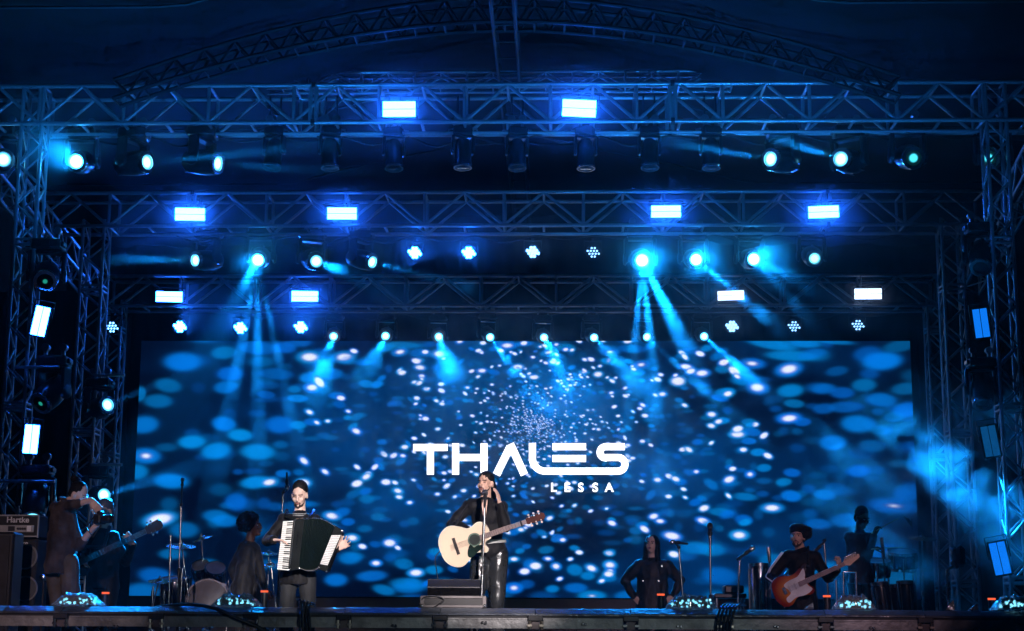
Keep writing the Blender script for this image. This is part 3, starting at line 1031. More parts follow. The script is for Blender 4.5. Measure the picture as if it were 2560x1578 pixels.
side_pipe('short horizontal pipe on the left front tower above a dark lamp', 40, 148, 918, YF - .1)
side_pipe('short horizontal pipe on the left front tower just above the photographer', -10, 137, 1203, YF - .1)
side_pipe('short horizontal pipe on the left middle tower above a lit lamp', 232, 312, 938, YM - .1)
side_pipe('short horizontal pipe on the left middle tower behind the photographer', 228, 305, 1162, YM - .1)
moving_head('dark moving head with a green glint under the left side truss', 113, 703, YF - .1, 15, 30, LG, 1.25, None, gT)
moving_head('dark moving head below the upper left tower pipe', 103, 1008, YF - .1, -25, 40, LG, 1.25, None, gT)
moving_head('dark moving head behind the photographer, above the bass amplifier', 84, 1292, YF - .1, 10, 60, LS, 1.2, None, gT)
moving_head('lit moving head on the left middle tower beside the screen, upper of two', 268, 1013, YM - .1, 48, -8, LM, 1.2, [(2200, 6, .4, None)], gT)
moving_head('lit moving head directly above the bassist, lower of two', 259, 1238, YM - .1, 40, -4, LM, 1.2, [(2600, 7, .4, None)], gT)
moving_head('dark moving head high up at the right side truss', 2452, 668, YF + .1, -20, 50, None, 1.15, None, gT)
moving_head('dark moving head between the dim right-hand strobes', 2458, 1010, YF + .1, -15, 60, None, 1.1, None, gT)

# strobes
ST = glow('strobe_full', (0.0115, 0.125, 1.0), 92)
ST2 = glow('strobe_white', (0.45, 0.62, 1.0), 3.2)
ST3 = glow('strobe_blue', (0.004, 0.20, 0.95), .95)
ST4 = glow('strobe_faint', (0.004, 0.10, 0.32), .62)
STHOUSE = BLACKM


def strobe(label, px, py, y, w, h, m, roll=0, yaw=0, tilt=-12, group='strobe panels'):
    c = P(px, py, y)
    root = thing('strobe_panel', label, 'strobe', c, group)
    root.rotation_euler = (R(-tilt), R(roll), R(yaw))
    k = 1 / px_scale(y, c.z)
    w, h = w * k, h * k
    Mw = root.matrix_basis
    q = MB().box((0, .045, 0), (w + .03, .07, h + .03), bev=.012)
    for s_ in (-1, 1):
        q.box((s_ * (w / 2 + .012), .0, 0), (.012, .03, h + .02))
    o = q.build('housing', STHOUSE)
    o.parent = root
    vert = h > w
    for s_ in (-1, 1):
        if vert:
            q = MB().box((s_ * w / 4, -.002, 0), (w / 2 - .008, .012, h - .012), bev=.004)
        else:
            q = MB().box((0, -.002, s_ * h / 4), (w - .012, .012, h / 2 - .008), bev=.004)
        o = q.build('light_cell', m)
        o.parent = root
    q = MB().tube([(-w / 2 - .03, .05, 0), (-w / 2 - .03, .05, h / 2 + .07), (w / 2 + .03, .05, h / 2 + .07), (w / 2 + .03, .05, 0)], .01, 6)
    o = q.build('bracket', BLACKM, None, True)
    o.parent = root
    return root


gs = 'strobe panels on the trusses'
strobe('white strobe panel on the front truss, left one of the pair', 998, 273, YF - .1, 84, 40, ST, 0, 0, -8, gs)
strobe('white two-row strobe panel tilted on the front truss, right one of the pair', 1448, 271, YF - .1, 86, 44, ST, 3, 0, -6, gs)
strobe('white strobe panel on the middle truss, far left', 475, 536, YM - .1, 75, 33, ST, -2, 12, -2, gs)
strobe('white strobe panel on the middle truss, second from left', 855, 534, YM - .1, 75, 31, ST, -1.5, 8, -2, gs)
strobe('white strobe panel on the middle truss, second from right', 1665, 529, YM - .1, 75, 31, ST, .5, -4, -2, gs)
strobe('white strobe panel on the middle truss, far right', 2059, 530, YM - .1, 76, 31, ST, -.5, -6, -2, gs)
strobe('white strobe panel on the rear truss, far left', 423, 742, YB - .1, 67, 27, ST, 0, 8, -2, gs)
strobe('white strobe panel on the rear truss, second from left', 762, 741, YB - .1, 67, 27, ST, -.5, 6, -2, gs)
strobe('white strobe panel on the rear truss, second from right', 1827, 739, YB - .1, 67, 25, ST2, -1, -6, -2, gs)
strobe('striped white strobe panel on the rear truss, far right', 2170, 735, YB - .1, 68, 28, ST2, 1.5, -10, -2, gs)
gt = 'upright strobe panels on the side towers'
strobe('upright white strobe panel leaning right on the left tower, upper', 101, 803, YF - .25, 36, 76, ST, 10, 14, -8, gt)
strobe('upright white strobe panel on the left tower, lower', 78, 1098, YF - .25, 36, 74, ST, 3, 14, -4, gt)
strobe('upright plain blue strobe panel on the right tower, topmost', 2453, 808, YF - .25, 36, 74, ST3, -5, -14, -6, gt)
strobe('upright faint grey-blue strobe panel on the right tower, middle', 2476, 1103, YF - .25, 37, 78, ST4, -8, -14, -4, gt)
strobe('upright blue strobe panel low at right behind the stage corner', 2500, 1396, YF - .25, 40, 82, ST3, -10, -14, 0, gt)

# round LED lamps
PA = glow('par_full', (.010, .15, 1), 130)
PB = glow('par_mid', (.12, .4, 1), 8)
PC = glow('par_low', (.2, .5, 1.0), 4.0)
q = MB().lathe((0, 0, 0), (0, 0, 1), [(-.17, .0), (-.165, .07), (-.12, .10), (-.02, .122), (.02, .125), (.02, .115), (.005, .112), (.005, 0)], 22)
ME_PAR = share(q, 'housing', LAMPBODY)
LEDPOS = []
for r_, (n_, zz) in enumerate(((2, 1.32), (4, .44), (4, -.44), (2, -1.32))):
    for i in range(n_):
        LEDPOS.append(((i - (n_ - 1) / 2) + (.0, -.3, .3, .0)[r_], zz))


def led_mesh(r):
    q = MB()
    for x, z in LEDPOS:
        q.lathe((x * .050, z * .052, .004), (0, 0, 1), [(0, r), (.010, r * .8), (.014, 0)], 8)
    return share(q, 'led_cluster', PA)


ME_LED, ME_LEDS = led_mesh(.028), led_mesh(.017)
q = MB().tube([(-.14, 0, 0), (-.14, 0, .2), (.14, 0, .2), (.14, 0, 0)], .012, 6).box((0, 0, .22), (.05, .04, .06), bev=.006)
ME_BRK = share(q, 'bracket', BLACKM)


def par(label, px, py, y, m, small=False, az=0, sc=.92):
    c = P(px, py, y)
    root = thing('round_led_lamp', label, 'stage lamp', c, 'round LED lamps')
    d = ddir(az, 16)
    qh = d.to_track_quat('Z', 'Y')
    h = inst(ME_PAR, 'housing', root, quat=qh, sc=sc)
    l_ = inst(ME_LEDS if small else ME_LED, 'led_cluster', h, m=m)
    l_['kind'] = 'stuff'
    inst(ME_BRK, 'bracket', root, (0, .05, 0), sc=sc)


for i, (x, y, m_, s_) in enumerate(((1037, 632, PA, 0), (1172, 632, PA, 0), (1332, 630, PB, 0), (1483, 631, PC, 1))):
    par('round dotted LED lamp under the middle truss, %s from left of four' % ORD[i], x, y, ym, m_, s_)
for i, (x, y, m_, s_) in enumerate(((280, 818, PB, 1), (450, 817, PA, 0), (601, 820, PA, 0), (752, 818, PA, 0))):
    par('round dotted LED lamp left of the beam heads, %s from left of four' % ORD[i], x, y, yb - (1.2 if i == 0 else 0), m_, s_, sc=1.0)
for i, (x, y, m_, s_) in enumerate(((1830, 816, PC, 0), (1985, 816, PC, 1), (2145, 813, PC, 1))):
    par('round dotted LED lamp right of the beam heads, %s from left of three' % ORD[i], x, y, yb, m_, s_, sc=1.0)

# ------------------------------------------------------------------ air
hz = MB().box((0, 30, 5.4), (124, 124, 13.0)).build('haze', BLACK)
hz.data.materials.clear()
m = bpy.data.materials.new('haze_air')
m.use_nodes = True
nt = m.node_tree
nt.nodes.clear()
v = nt.nodes.new('ShaderNodeVolumePrincipled')
v.inputs['Color'].default_value = (.8, .88, 1, 1)
v.inputs['Density'].default_value = 0.0004
v.inputs['Anisotropy'].default_value = 0.75
o_ = nt.nodes.new('ShaderNodeOutputMaterial')
nt.links.new(v.outputs[0], o_.inputs['Volume'])
hz.data.materials.append(m)
tag(hz, 'thin stage haze filling the air of the whole place', 'haze', None, 'stuff')
# ------------------------------------------------------------------ people
def remeshed(mb, voxel, name, m, parent, smooth=4, fold=0.0, fscale=9.0, stretch=(1, 1, .45), seed=0.0):
    me = mb.mesh('tmp')
    o = bpy.data.objects.new('tmp', me)
    COL.objects.link(o)
    r = o.modifiers.new('r', 'REMESH')
    r.mode = 'VOXEL'
    r.voxel_size = voxel
    s_ = o.modifiers.new('s', 'SMOOTH')
    s_.iterations = smooth
    s_.factor = .5
    dg = bpy.context.evaluated_depsgraph_get()
    me2 = bpy.data.meshes.new_from_object(o.evaluated_get(dg))
    bpy.data.objects.remove(o)
    if fold:
        n = len(me2.vertices)
        nr = np.zeros(n * 3); me2.vertices.foreach_get('normal', nr)
        co = np.zeros(n * 3); me2.vertices.foreach_get('co', co)
        nr, co = nr.reshape(-1, 3), co.reshape(-1, 3)
        for i in range(n):
            p = Vector((co[i, 0] * stretch[0] + seed, co[i, 1] * stretch[1], co[i, 2] * stretch[2])) * fscale
            v = mnoise.noise(p) + .5 * mnoise.noise(p * 2.3)
            co[i] += nr[i] * (v * fold)
        me2.vertices.foreach_set('co', co.ravel())
    me2.materials.clear()
    for x in (m if isinstance(m, (list, tuple)) else [m]):
        me2.materials.append(x)
    me2.polygons.foreach_set('use_smooth', [True] * len(me2.polygons))
    ob = bpy.data.objects.new(name, me2)
    COL.objects.link(ob)
    if parent:
        adopt(ob, parent)
    return ob


def frame(z, y):
    """3x3 with local z along z, local -y as near -y-hint (front) as possible"""
    z = Vector(z).normalized()
    x = (-Vector(y)).cross(z) * -1
    x = Vector(y).cross(z).normalized()
    yy = z.cross(x)
    return Matrix((x, yy, z)).transposed()


def add_hand(mb, w, d, nrm, curl=.5, left=True, sc=1.0, spread=.1):
    """w wrist, d along the hand, nrm out of the palm; left: thumb on +side of d x nrm"""
    d = Vector(d).normalized()
    n = Vector(nrm)
    n = (n - d * n.dot(d)).normalized()
    s = d.cross(n).normalized() * (1 if left else -1)     # towards the thumb
    w = Vector(w)
    pl = .088 * sc
    for k in range(4):
        off = (1.5 - k) * .0195 * sc
        b = w + d * (pl if k in (1, 2) else pl * .93) + s * off * 1.05
        mb.cap(w + s * off * .55 + d * .01, b, .0135 * sc, .0115 * sc, 8)
        L = (.070, .079, .073, .057)[k] * sc
        p, a = b, curl * .5
        for j, fr in enumerate((.45, .31, .24)):
            dd = (d * math.cos(a) + n * math.sin(a) + s * (1.5 - k) * spread).normalized()
            q_ = p + dd * L * fr
            mb.cap(p, q_, .0092 * sc, .0084 * sc, 8)
            p = q_
            a += curl * .75
    p = w + d * .025 * sc + s * .024 * sc
    for j, (fr, a) in enumerate(((.042, .6), (.034, .35), (.026, .2))):
        dd = (d * math.cos(a) + s * math.sin(a) + n * (.25 + curl * .25)).normalized()
        q_ = p + dd * fr * sc
        mb.cap(p, q_, .0125 * sc - j * .001, .0105 * sc, 8)
        p = q_


SKIN = mat('skin_tan', (.52, .32, .24), .5, 0, .12, 14)
SKIN_L = mat('skin_fair', (.64, .45, .37), .5, 0, .1, 14)
SKIN_D = mat('skin_deep', (.10, .045, .028), .42, 0, .12, 14)
HAIR = mat('hair_black', (.006, .005, .005), .55, 0, .4, 60, .6, 90, spec=.2)
BLKCLOTH = mat('black_cloth', (.007, .007, .008), .6, 0, .3, 20, .2, 120, spec=.15, sheen=.04)
LIP = mat('lips', (.30, .12, .10), .5)
EYEW = mat('eye_white', (.65, .63, .6), .3)
EYED = mat('eye_dark', (.02, .012, .01), .2)
SHOE = mat('black_leather', (.015, .015, .015), .4)


BEARD = mat('short_beard', (.035, .022, .018), .8, 0, .5, 120)


def person(label, y, floor, head, sh, el, wr, hip, ank, face=0, head_az=0, head_el=0, skin=SKIN, top=BLKCLOTH, bottom=BLKCLOTH, hands=None,
           headsc=.95, sleeve=1.0, bulk=1.0, closed=False, beard=0, top_name='shirt', sf=.006, group='people on the stage', knee_fwd=.05, drop=0.0, top_len=.1, legw=1.0):
    J = lambda t: P(t[0], t[1], y + (t[2] if len(t) > 2 else 0))
    H = J(head)
    SL, SR = J(sh[0]), J(sh[1])       # picture left, picture right
    SL, SR = SL.lerp(SR, .11) - Vector((0, 0, .02)), SR.lerp(SL, .11) - Vector((0, 0, .02))
    EL, ER = J(el[0]), J(el[1])
    WL, WR_ = J(wr[0]), J(wr[1])
    HL, HR = J(hip[0]), J(hip[1])
    AL_, AR_ = [Vector((P(a[0], 1560, y).x, y + a[1], floor + .085)) for a in ank]
    base = Vector(((AL_.x + AR_.x) / 2, (AL_.y + AR_.y) / 2, floor))
    root = thing('person', label, 'person', base, group)
    fv = Vector((math.sin(R(face)), -math.cos(R(face)), 0))
    ms, mh = (SL + SR) / 2, (HL + HR) / 2
    T = frame((ms - mh), -fv)
    hd = ddir(head_az, head_el)
    upv = Vector((0, 0, 1))
    HM = frame(upv - hd * upv.dot(hd), -hd)
    hm = lambda v: H + HM @ (Vector(v) * headsc)
    KL = (HL + AL_) / 2 + fv * knee_fwd
    KR = (HR + AR_) / 2 + fv * knee_fwd
    for tname, a_, b_, c_ in (('L arm', SL, EL, WL), ('R arm', SR, ER, WR_)):
        print('   %s %s %.2f %.2f' % (label[:28], tname, (a_ - b_).length, (b_ - c_).length))
    print('      torso %.2f shoulders %.2f leg %.2f head-floor %.2f' % ((ms - mh).length, (SL - SR).length, (HL - AL_).length, H.z + .12 - floor))

    def torso(mb, g=0.0):
        w = (SL - SR).length / 2
        u = ms - mh
        wx = max(.11, min(.17, w * .88)) * bulk
        mb.ell(mh + u * .74, (wx + g, .108 * bulk + g, .16 + g), 16, 10, T)
        mb.ell(mh + u * .42, (.138 * bulk + g, .102 * bulk + g, .16 + g), 16, 10, T)
        mb.ell(mh + u * .06, (.152 * bulk + g, .112 * bulk + g, .12 + g), 16, 10, T)
        mb.ell(mh + u * .95, (.10 * bulk + g, .07 + g, .05 + g), 12, 8, T)
        for q_ in (SL, SR):
            mb.cap(ms + u * -.05, q_ - Vector((0, 0, .015)), .075 + g, .058 + g)

    # body: one continuous surface
    b = MB()
    torso(b)
    b.cap(hm((0, .02, -.06)), ms + (ms - mh).normalized() * .02, .052, .060)
    for (c, rr) in (((0, .012, .035), (.074, .094, .095)), ((0, -.03, -.03), (.060, .064, .085)), ((0, -.036, -.078), (.046, .048, .042)),
                    ((0, -.076, -.102), (.021, .018, .016)), ((0, -.086, .024), (.050, .016, .011)), ((0, -.088, -.064), (.024, .016, .014))):
        b.ell(hm(c), [x * headsc for x in rr], 14, 10, HM)
    for s_ in (-1, 1):
        b.ell(hm((s_ * .076, .012, -.012)), (.011, .022, .033), 10, 8, HM)
        b.ell(hm((s_ * .038, -.068, -.028)), (.022, .02, .024), 10, 8, HM)
    b.cap(hm((0, -.096, .008)), hm((0, -.114, -.032)), .009, .0135, 8)
    hands = hands or [dict(), dict()]
    for i, (s_, e_, w_) in enumerate(((SL, EL, WL), (SR, ER, WR_))):
        b.cap(s_ - Vector((0, 0, .02)), e_, .050, .041)
        b.cap(e_, w_, .040, .028)
        h = hands[i]
        if h is not None:
            dd = Vector(h.get('d', (w_ - e_)))
            add_hand(b, w_, dd, h.get('n', (0, 1, 0)), h.get('curl', .6), h.get('left', i == 1), h.get('sc', 1.02), h.get('spread', .1))
    for h_, k_, a_ in ((HL, KL, AL_), (HR, KR, AR_)):
        b.cap(h_, k_, .080, .056)
        b.cap(k_, a_, .054, .036)
        b.cap(a_ - Vector((0, 0, .04)), a_ + fv * .13 - Vector((0, 0, .045)), .035, .032)
    remeshed(b, .0082, 'body', skin, root, 3)

    # clothing
    c = MB()
    torso(c, .017)
    u = (ms - mh)
    if top_len:
        vv, nn = [], 18
        prof = [(.22, .150, .112), (.0, .166, .126), (-top_len, .172, .134)]
        for hh, rx, ry in prof:
            for k in range(nn):
                w_ = 2 * math.pi * k / nn
                vv.append(mh + T @ Vector((math.cos(w_) * rx * bulk, math.sin(w_) * ry * bulk, hh)))
        c.add(vv, [(i * nn + k, i * nn + (k + 1) % nn, (i + 1) * nn + (k + 1) % nn, (i + 1) * nn + k) for i in range(2) for k in range(nn)] + [tuple(range(nn)), tuple(range(2 * nn, 3 * nn))])
    for s_, e_, w_ in ((SL, EL, WL), (SR, ER, WR_)):
        c.cap(s_ - Vector((0, 0, .018)), e_, .066 * bulk, .056)
        if sleeve > 0:
            c.cap(e_, e_.lerp(w_, sleeve * .95), .055, .043)
    remeshed(c, .012, top_name, top, root, 3, sf * 1.6, 11, seed=y)
    col = MB()
    nb = ms + u.normalized() * .03
    ax = (hm((0, .01, -.06)) - nb).normalized()
    col.lathe(nb - ax * .01, ax, [(0, .085), (.05, .066), (.055, .060), (.02, .064)], 18)
    col.build('collar', top, root, True)
    t = MB()
    t.ell(mh, (.158 * bulk, .12 * bulk, .115), 16, 10, T)
    for h_, k_, a_ in ((HL, KL, AL_), (HR, KR, AR_)):
        t.cap(h_, k_, .094 * legw, .072 * legw)
        t.cap(k_, a_ - Vector((0, 0, .02)), .070 * legw, .058 * legw)
    remeshed(t, .014, 'trousers', bottom, root, 3, sf * 1.2, 9, seed=y * 2)
    for a_ in (AL_, AR_):
        sh_ = MB()
        sh_.cap(a_ - Vector((0, 0, .03)) - fv * .03, a_ + fv * .15 - Vector((0, 0, .043)), .048, .040)
        sh_.ell(a_ - Vector((0, 0, .0)), (.045, .05, .05))
        sh_.build('shoe', SHOE, root, True)
    # face
    for s_ in (-1, 1):
        if closed:
            e = MB().ell(hm((s_ * .031, -.086, .0)), (.0165 * headsc, .006, .0035), 10, 6, HM)
            e.build('eyelid', mat('lash_and_lid_shadow', (.10, .055, .045), .7), root, True)  # lash line in skin-shadow brown: lid shading put into the colour
        else:
            e = MB().ell(hm((s_ * .031, -.082, .001)), (.0155 * headsc, .011, .0075), 10, 8, HM)
            ob = e.build('eye', EYEW, root, True)
            MB().ell(hm((s_ * .031, -.0905, .001)), (.0075, .005, .0075), 8, 6, HM).build('iris', EYED, ob, True)
        MB().cap(hm((s_ * .014, -.099, .022)), hm((s_ * .052, -.084, .024)), .0042, .003, 6).build('eyebrow', HAIR, root, True)
    MB().ell(hm((0, -.1025, -.064)), (.023 * headsc, .007, .0085), 10, 6, HM).build('lips', LIP, root, True)
    if beard:
        bd = MB()
        for s_ in (-1, 1):
            bd.cap(hm((s_ * .058, -.012, -.040)), hm((s_ * .038, -.055, -.092)), .007, .012)
            bd.cap(hm((s_ * .038, -.055, -.092)), hm((0, -.080, -.110)), .0135, .0155)
            bd.cap(hm((s_ * .026, -.098, -.066)), hm((s_ * .018, -.092, -.090)), .006, .008)
            bd.cap(hm((s_ * .004, -.108, -.052)), hm((s_ * .026, -.098, -.060)), .006, .0055)
        remeshed(bd, .0065, 'beard', BEARD, root, 2, .002, 90)
    return dict(root=root, H=H, HM=HM, hm=hm, fv=fv, ms=ms, mh=mh, T=T, SL=SL, SR=SR, WL=WL, WR=WR_, EL=EL, ER=ER)


def short_hair(p, top=.0, m=HAIR, ragged=.003, name='hair'):
    h = MB()
    hm = p['hm']
    h.ell(hm((0, .026, .052 + top)), (.079, .090, .082 + top), 16, 10, p['HM'])
    h.ell(hm((0, .062, .0)), (.072, .048, .072), 14, 8, p['HM'])
    return remeshed(h, .009, name, m, p['root'], 2, ragged, 55, (1, 1, 1))


# --- singer
LEATHER = mat('black_leather_trousers', (.02, .022, .024), .22, 0, .3, 6, .5, 9, coat=.5)
pS = person('singer in open black shirt and leather trousers strumming a pale acoustic guitar', 15.8, ZD, (1214, 1209), [(1163, 1256), (1263, 1261)],
            [(1128, 1310, -.02), (1264, 1318, -.08)], [(1180, 1330, -.29), (1249, 1258, -.14)], [(1203, 1382), (1245, 1382)], [(1183, 0), (1244, .05)],
            face=-8, head_az=-24, head_el=-2, bottom=LEATHER, legw=1.14, closed=True, beard=1, top_len=.0, sleeve=.95,
            hands=[dict(d=(.9, -.1, -.32), n=(0, 1, -.15), curl=.45, left=True), dict(d=(-.22, .15, 1), n=(-.9, .3, 0), curl=.35, left=False)], sf=.007)
h = MB()
hm = pS['hm']
h.ell(hm((0, .021, .053)), (.079, .092, .078), 16, 10, pS['HM'])
h.ell(hm((.01, .075, -.02)), (.068, .05, .09), 14, 8, pS['HM'])
h.cap(hm((.045, .07, -.03)), hm((.06, .075, -.21)), .045, .026)
remeshed(h, .009, 'hair', HAIR, pS['root'], 3, .0018, 50, (1, 1, .3))
nk = MB()
nk.add([pS['ms'] + Vector(v) for v in ((-.035, -.118, .045), (.03, -.118, .045), (.012, -.138, -.13), (-.01, -.138, -.13))], [(0, 1, 2, 3)])
o = nk.build('open_chest', SKIN, pS['root'])
sol = o.modifiers.new('t', 'SOLIDIFY'); sol.thickness = .012
for s_ in (-1, 1):
    MB().add([pS['ms'] + Vector(v) for v in ((s_ * .035, -.095, .075), (s_ * .085, -.075, .05), (s_ * .05, -.136, -.03), (s_ * .015, -.145, -.13))], [(0, 1, 2, 3)]).build('shirt_lapel', BLKCLOTH, pS['root'])
bl = MB()
bl.lathe(pS['mh'] + Vector((0, 0, .10)), (pS['ms'] - pS['mh']), [(-.018, .150), (-.018, .162), (.018, .162), (.018, .150)], 26)
for i, v in enumerate(bl.v):
    bl.v[i] = (v[0], pS['mh'].y + (v[1] - pS['mh'].y) * .80, v[2])
bl.build('belt', mat('pale_belt', (.35, .36, .34), .5), pS['root'], True)

# --- accordion player
GREYJ = mat('grey_jeans', (.014, .016, .019), .8, 0, .3, 9, .2, 90)
pA = person('bearded accordion player with eyes lowered, in a black jacket', 15.55, ZD, (749, 1238), [(703, 1292), (796, 1294)],
            [(668, 1352, -.02), (826, 1368, 0)], [(684, 1350, -.30), (843, 1372, -.16)], [(722, 1436), (768, 1436)], [(715, .02), (775, 0)],
            face=4, head_az=-4, head_el=16, skin=SKIN_L, bottom=GREYJ, closed=True, beard=1, top_name='jacket', sf=.007,
            hands=[dict(d=(1, -.25, -.1), n=(.1, -.2, -1), curl=.45, left=True), dict(d=(.8, -.1, .45), n=(-.4, -.9, 0), curl=.5, left=False, spread=.2)])
short_hair(pA, .008)
for z_ in (.035, .05):
    cc = MB().lathe(pA['ms'] + Vector((0, -.012, z_)), (0, -.1, 1), [(0, .083 - z_ * .25), (.006, .084 - z_ * .25), (.006, .079 - z_ * .25)], 18)
    cc.build('collar_trim', mat('collar_trim', (.45, .47, .47), .7), pA['root'], True)

# --- curly haired helper in profile
pC = person('helper with a round afro seen in profile, in dark jacket by the drums', 18.4, ZD, (632, 1316), [(606, 1362, .0), (640, 1364, .05)],
            [(580, 1424, .05), (650, 1424, -.05)], [(600, 1480, -.08), (662, 1470, -.1)], [(596, 1468), (630, 1468)], [(590, 0), (628, .05)],
            face=70, head_az=72, head_el=-6, skin=SKIN_D, top_name='jacket', knee_fwd=.1, bulk=1.05, headsc=1.0, top_len=.12)
h = MB()
hm = pC['hm']
rnd = random.Random(5)
h.ell(hm((0, .05, .045)), (.125, .125, .115), 16, 10, pC['HM'])
for i in range(150):
    th, ph = rnd.uniform(0, 2 * math.pi), math.acos(rnd.uniform(-.75, 1))
    v = Vector((math.sin(ph) * math.cos(th) * .128, math.sin(ph) * math.sin(th) * .128, math.cos(ph) * .122))
    if v.y < -.05 and v.z < .05:
        continue
    rr = rnd.uniform(.013, .024)
    h.ell(hm(Vector((0, .05, .045)) + v), (rr, rr, rr), 8, 6)
remeshed(h, .009, 'afro_hair', HAIR, pC['root'], 1, .006, 60, (1, 1, 1))

# --- photographer
CAMO = mat('brown_patched_jacket', (.042, .032, .032), .85, 0, .7, 9, .3, 60)
KHAKI = mat('brown_trousers', (.10, .075, .055), .85, 0, .3, 8, .2, 80)
pP = person('photographer in a brown jacket bending over a raised black camera', 15.35, ZD, (197, 1237, .0), [(138, 1262, .05), (176, 1266, -.12)],
            [(186, 1262, -.26), (196, 1366, -.05)], [(228, 1250, -.20), (236, 1318, -.18)], [(135, 1408, .04), (172, 1408, -.06)], [(128, .05), (172, -.05)],
            face=68, head_az=70, head_el=22, skin=SKIN_L, top=CAMO, bottom=KHAKI, top_name='jacket', sleeve=.3, sf=.009, bulk=1.05, legw=1.06,
            hands=[dict(d=(.5, -.1, -.6), n=(.2, .9, -.3), curl=.7, left=False), dict(d=(.35, .1, .5), n=(.2, -.2, .5), curl=.8, left=True)])
short_hair(pP, .0)
MB().ell(pP['hm']((0, .12, .13)), (.042, .042, .04), 12, 8).build('hair_bun', HAIR, pP['root'], True)
MB().tube([pP['hm']((s_ * .074, .0 + .01 * abs(s_), .06)) for s_ in (-1, -.5, 0, .5, 1)], .008, 6).build('hair_band', BLACK, pP['root'], True)

# --- bass player
pB = person('bass player in black half hidden behind the photographer', 16.4, ZD, (261, 1279, 0), [(226, 1334, .02), (289, 1336, 0)],
            [(204, 1392, .05), (315, 1404, .02)], [(196, 1402, -.2), (333, 1360, -.25)], [(238, 1450), (276, 1450)], [(236, 0), (282, 0)],
            face=4, head_az=-32, head_el=14, skin=SKIN, sf=.006, knee_fwd=.12,
            hands=[dict(d=(.5, 0, -1), n=(.4, .9, 0), curl=.5, left=True), dict(d=(-.3, -.5, .3), n=(-.5, .6, .3), curl=.9, left=False)])
short_hair(pB, .004, mat('hair_ash', (.06, .065, .07), .5, 0, .3, 50))

# --- woman in dark jacket
DJ = mat('dark_navy_jacket', (.012, .013, .017), .6, 0, .3, 10, .3, 40)
pW = person('woman with long dark hair and jacket, hands on her hips', 19.1, ZR, (1629, 1362), [(1586, 1406), (1676, 1406)],
            [(1562, 1452, .04), (1703, 1450, .04)], [(1585, 1494, -.05), (1682, 1492, -.05)], [(1612, 1500), (1652, 1500)], [(1610, 0), (1655, 0)],
            face=0, head_az=-16, head_el=-10, skin=SKIN_L, top=DJ, top_name='jacket', bulk=1.18, sf=.01, headsc=.9, knee_fwd=.02, top_len=.14,
            hands=[dict(d=(.6, -.1, -.5), n=(.4, .8, 0), curl=.5, left=True), dict(d=(-.6, -.1, -.5), n=(-.4, .8, 0), curl=.5, left=False)])
h = MB()
hm = pW['hm']
h.ell(hm((0, .03, .045)), (.085, .092, .088), 16, 10, pW['HM'])
for s_ in (-1, 1):
    h.cap(hm((s_ * .066, .02, .03)), hm((s_ * .085, .0, -.20)), .040, .036)
    h.cap(hm((s_ * .085, .0, -.20)), hm((s_ * .075, -.05, -.32)), .036, .02)
h.cap(hm((0, .08, 0)), hm((0, .09, -.25)), .07, .06)
remeshed(h, .01, 'long_hair', HAIR, pW['root'], 3, .005, 40, (1, 1, .25))
for dx, dz in ((-.12, -.2), (.06, -.2), (.1, -.03)):
    MB().lathe(pW['ms'] + Vector((dx, -.165, dz)), (0, -1, 0), [(0, .012), (.008, .010)], 8).build('metal_button', STEEL, pW['root'])

# --- electric guitarist
TRACK = BLKCLOTH
pG = person('guitarist in a dark beret and track jacket with white sleeve stripes', 17.2, ZR, (1994, 1342, 0), [(1960, 1382), (2048, 1386)],
            [(1926, 1442, .02), (2072, 1446, .0)], [(1960, 1468, -.26), (2094, 1424, -.26)], [(1982, 1500), (2024, 1500)], [(1970, 0), (2035, 0)],
            face=-6, head_az=-20, head_el=-3, skin=SKIN, beard=1, top=TRACK, top_name='track_jacket', sf=.006, knee_fwd=.03,
            hands=[dict(d=(1, -.1, -.1), n=(.1, .9, -.3), curl=.8, left=True), dict(d=(.1, -.4, .7), n=(-.6, .6, 0), curl=1.0, left=False)])
h = MB()
hm = pG['hm']
h.ell(hm((.03, .03, .085)), (.125, .115, .045), 18, 8, pG['HM'])
h.ell(hm((.07, .045, .04)), (.085, .085, .075), 14, 8, pG['HM'])
h.ell(hm((.0, .03, .10)), (.10, .10, .05), 14, 8, pG['HM'])
h.lathe(hm((0, .01, .038)), pG['HM'] @ Vector((0, 0, 1)), [(0, .086), (.03, .088)], 18)
remeshed(h, .01, 'beret', BLKCLOTH, pG['root'], 3, .003, 20)
hb = MB().ell(hm((.02, .05, .01)), (.076, .07, .08), 12, 8, pG['HM'])
hb.build('hair', HAIR, pG['root'], True)
STRIPE = mat('white_stripe', (.72, .74, .76), .7)
for k in (-1, 0, 1):
    pts = []
    for t in range(9):
        t_ = t / 8
        if t_ < .5:
            p_ = pG['SL'].lerp(pG['EL'], t_ * 2)
            out = Vector((-.75, -.25 + k * .28, .35)).normalized()
        else:
            p_ = pG['EL'].lerp(pG['WL'], (t_ - .5) * 1.9)
            out = Vector((-.55, -.55 + k * .24, -.25 + k * .2)).normalized()
        pts.append(p_ + out * (.069 - .02 * t_))
    MB().tube(pts, .0065, 6).build('sleeve_stripe', STRIPE, pG['root'], True)
MB().lathe(pG['WL'] + Vector((0, .01, 0)), pG['WL'] - pG['EL'], [(-.05, .05), (-.0, .047)], 14).build('cuff', BLKCLOTH, pG['root'], True)

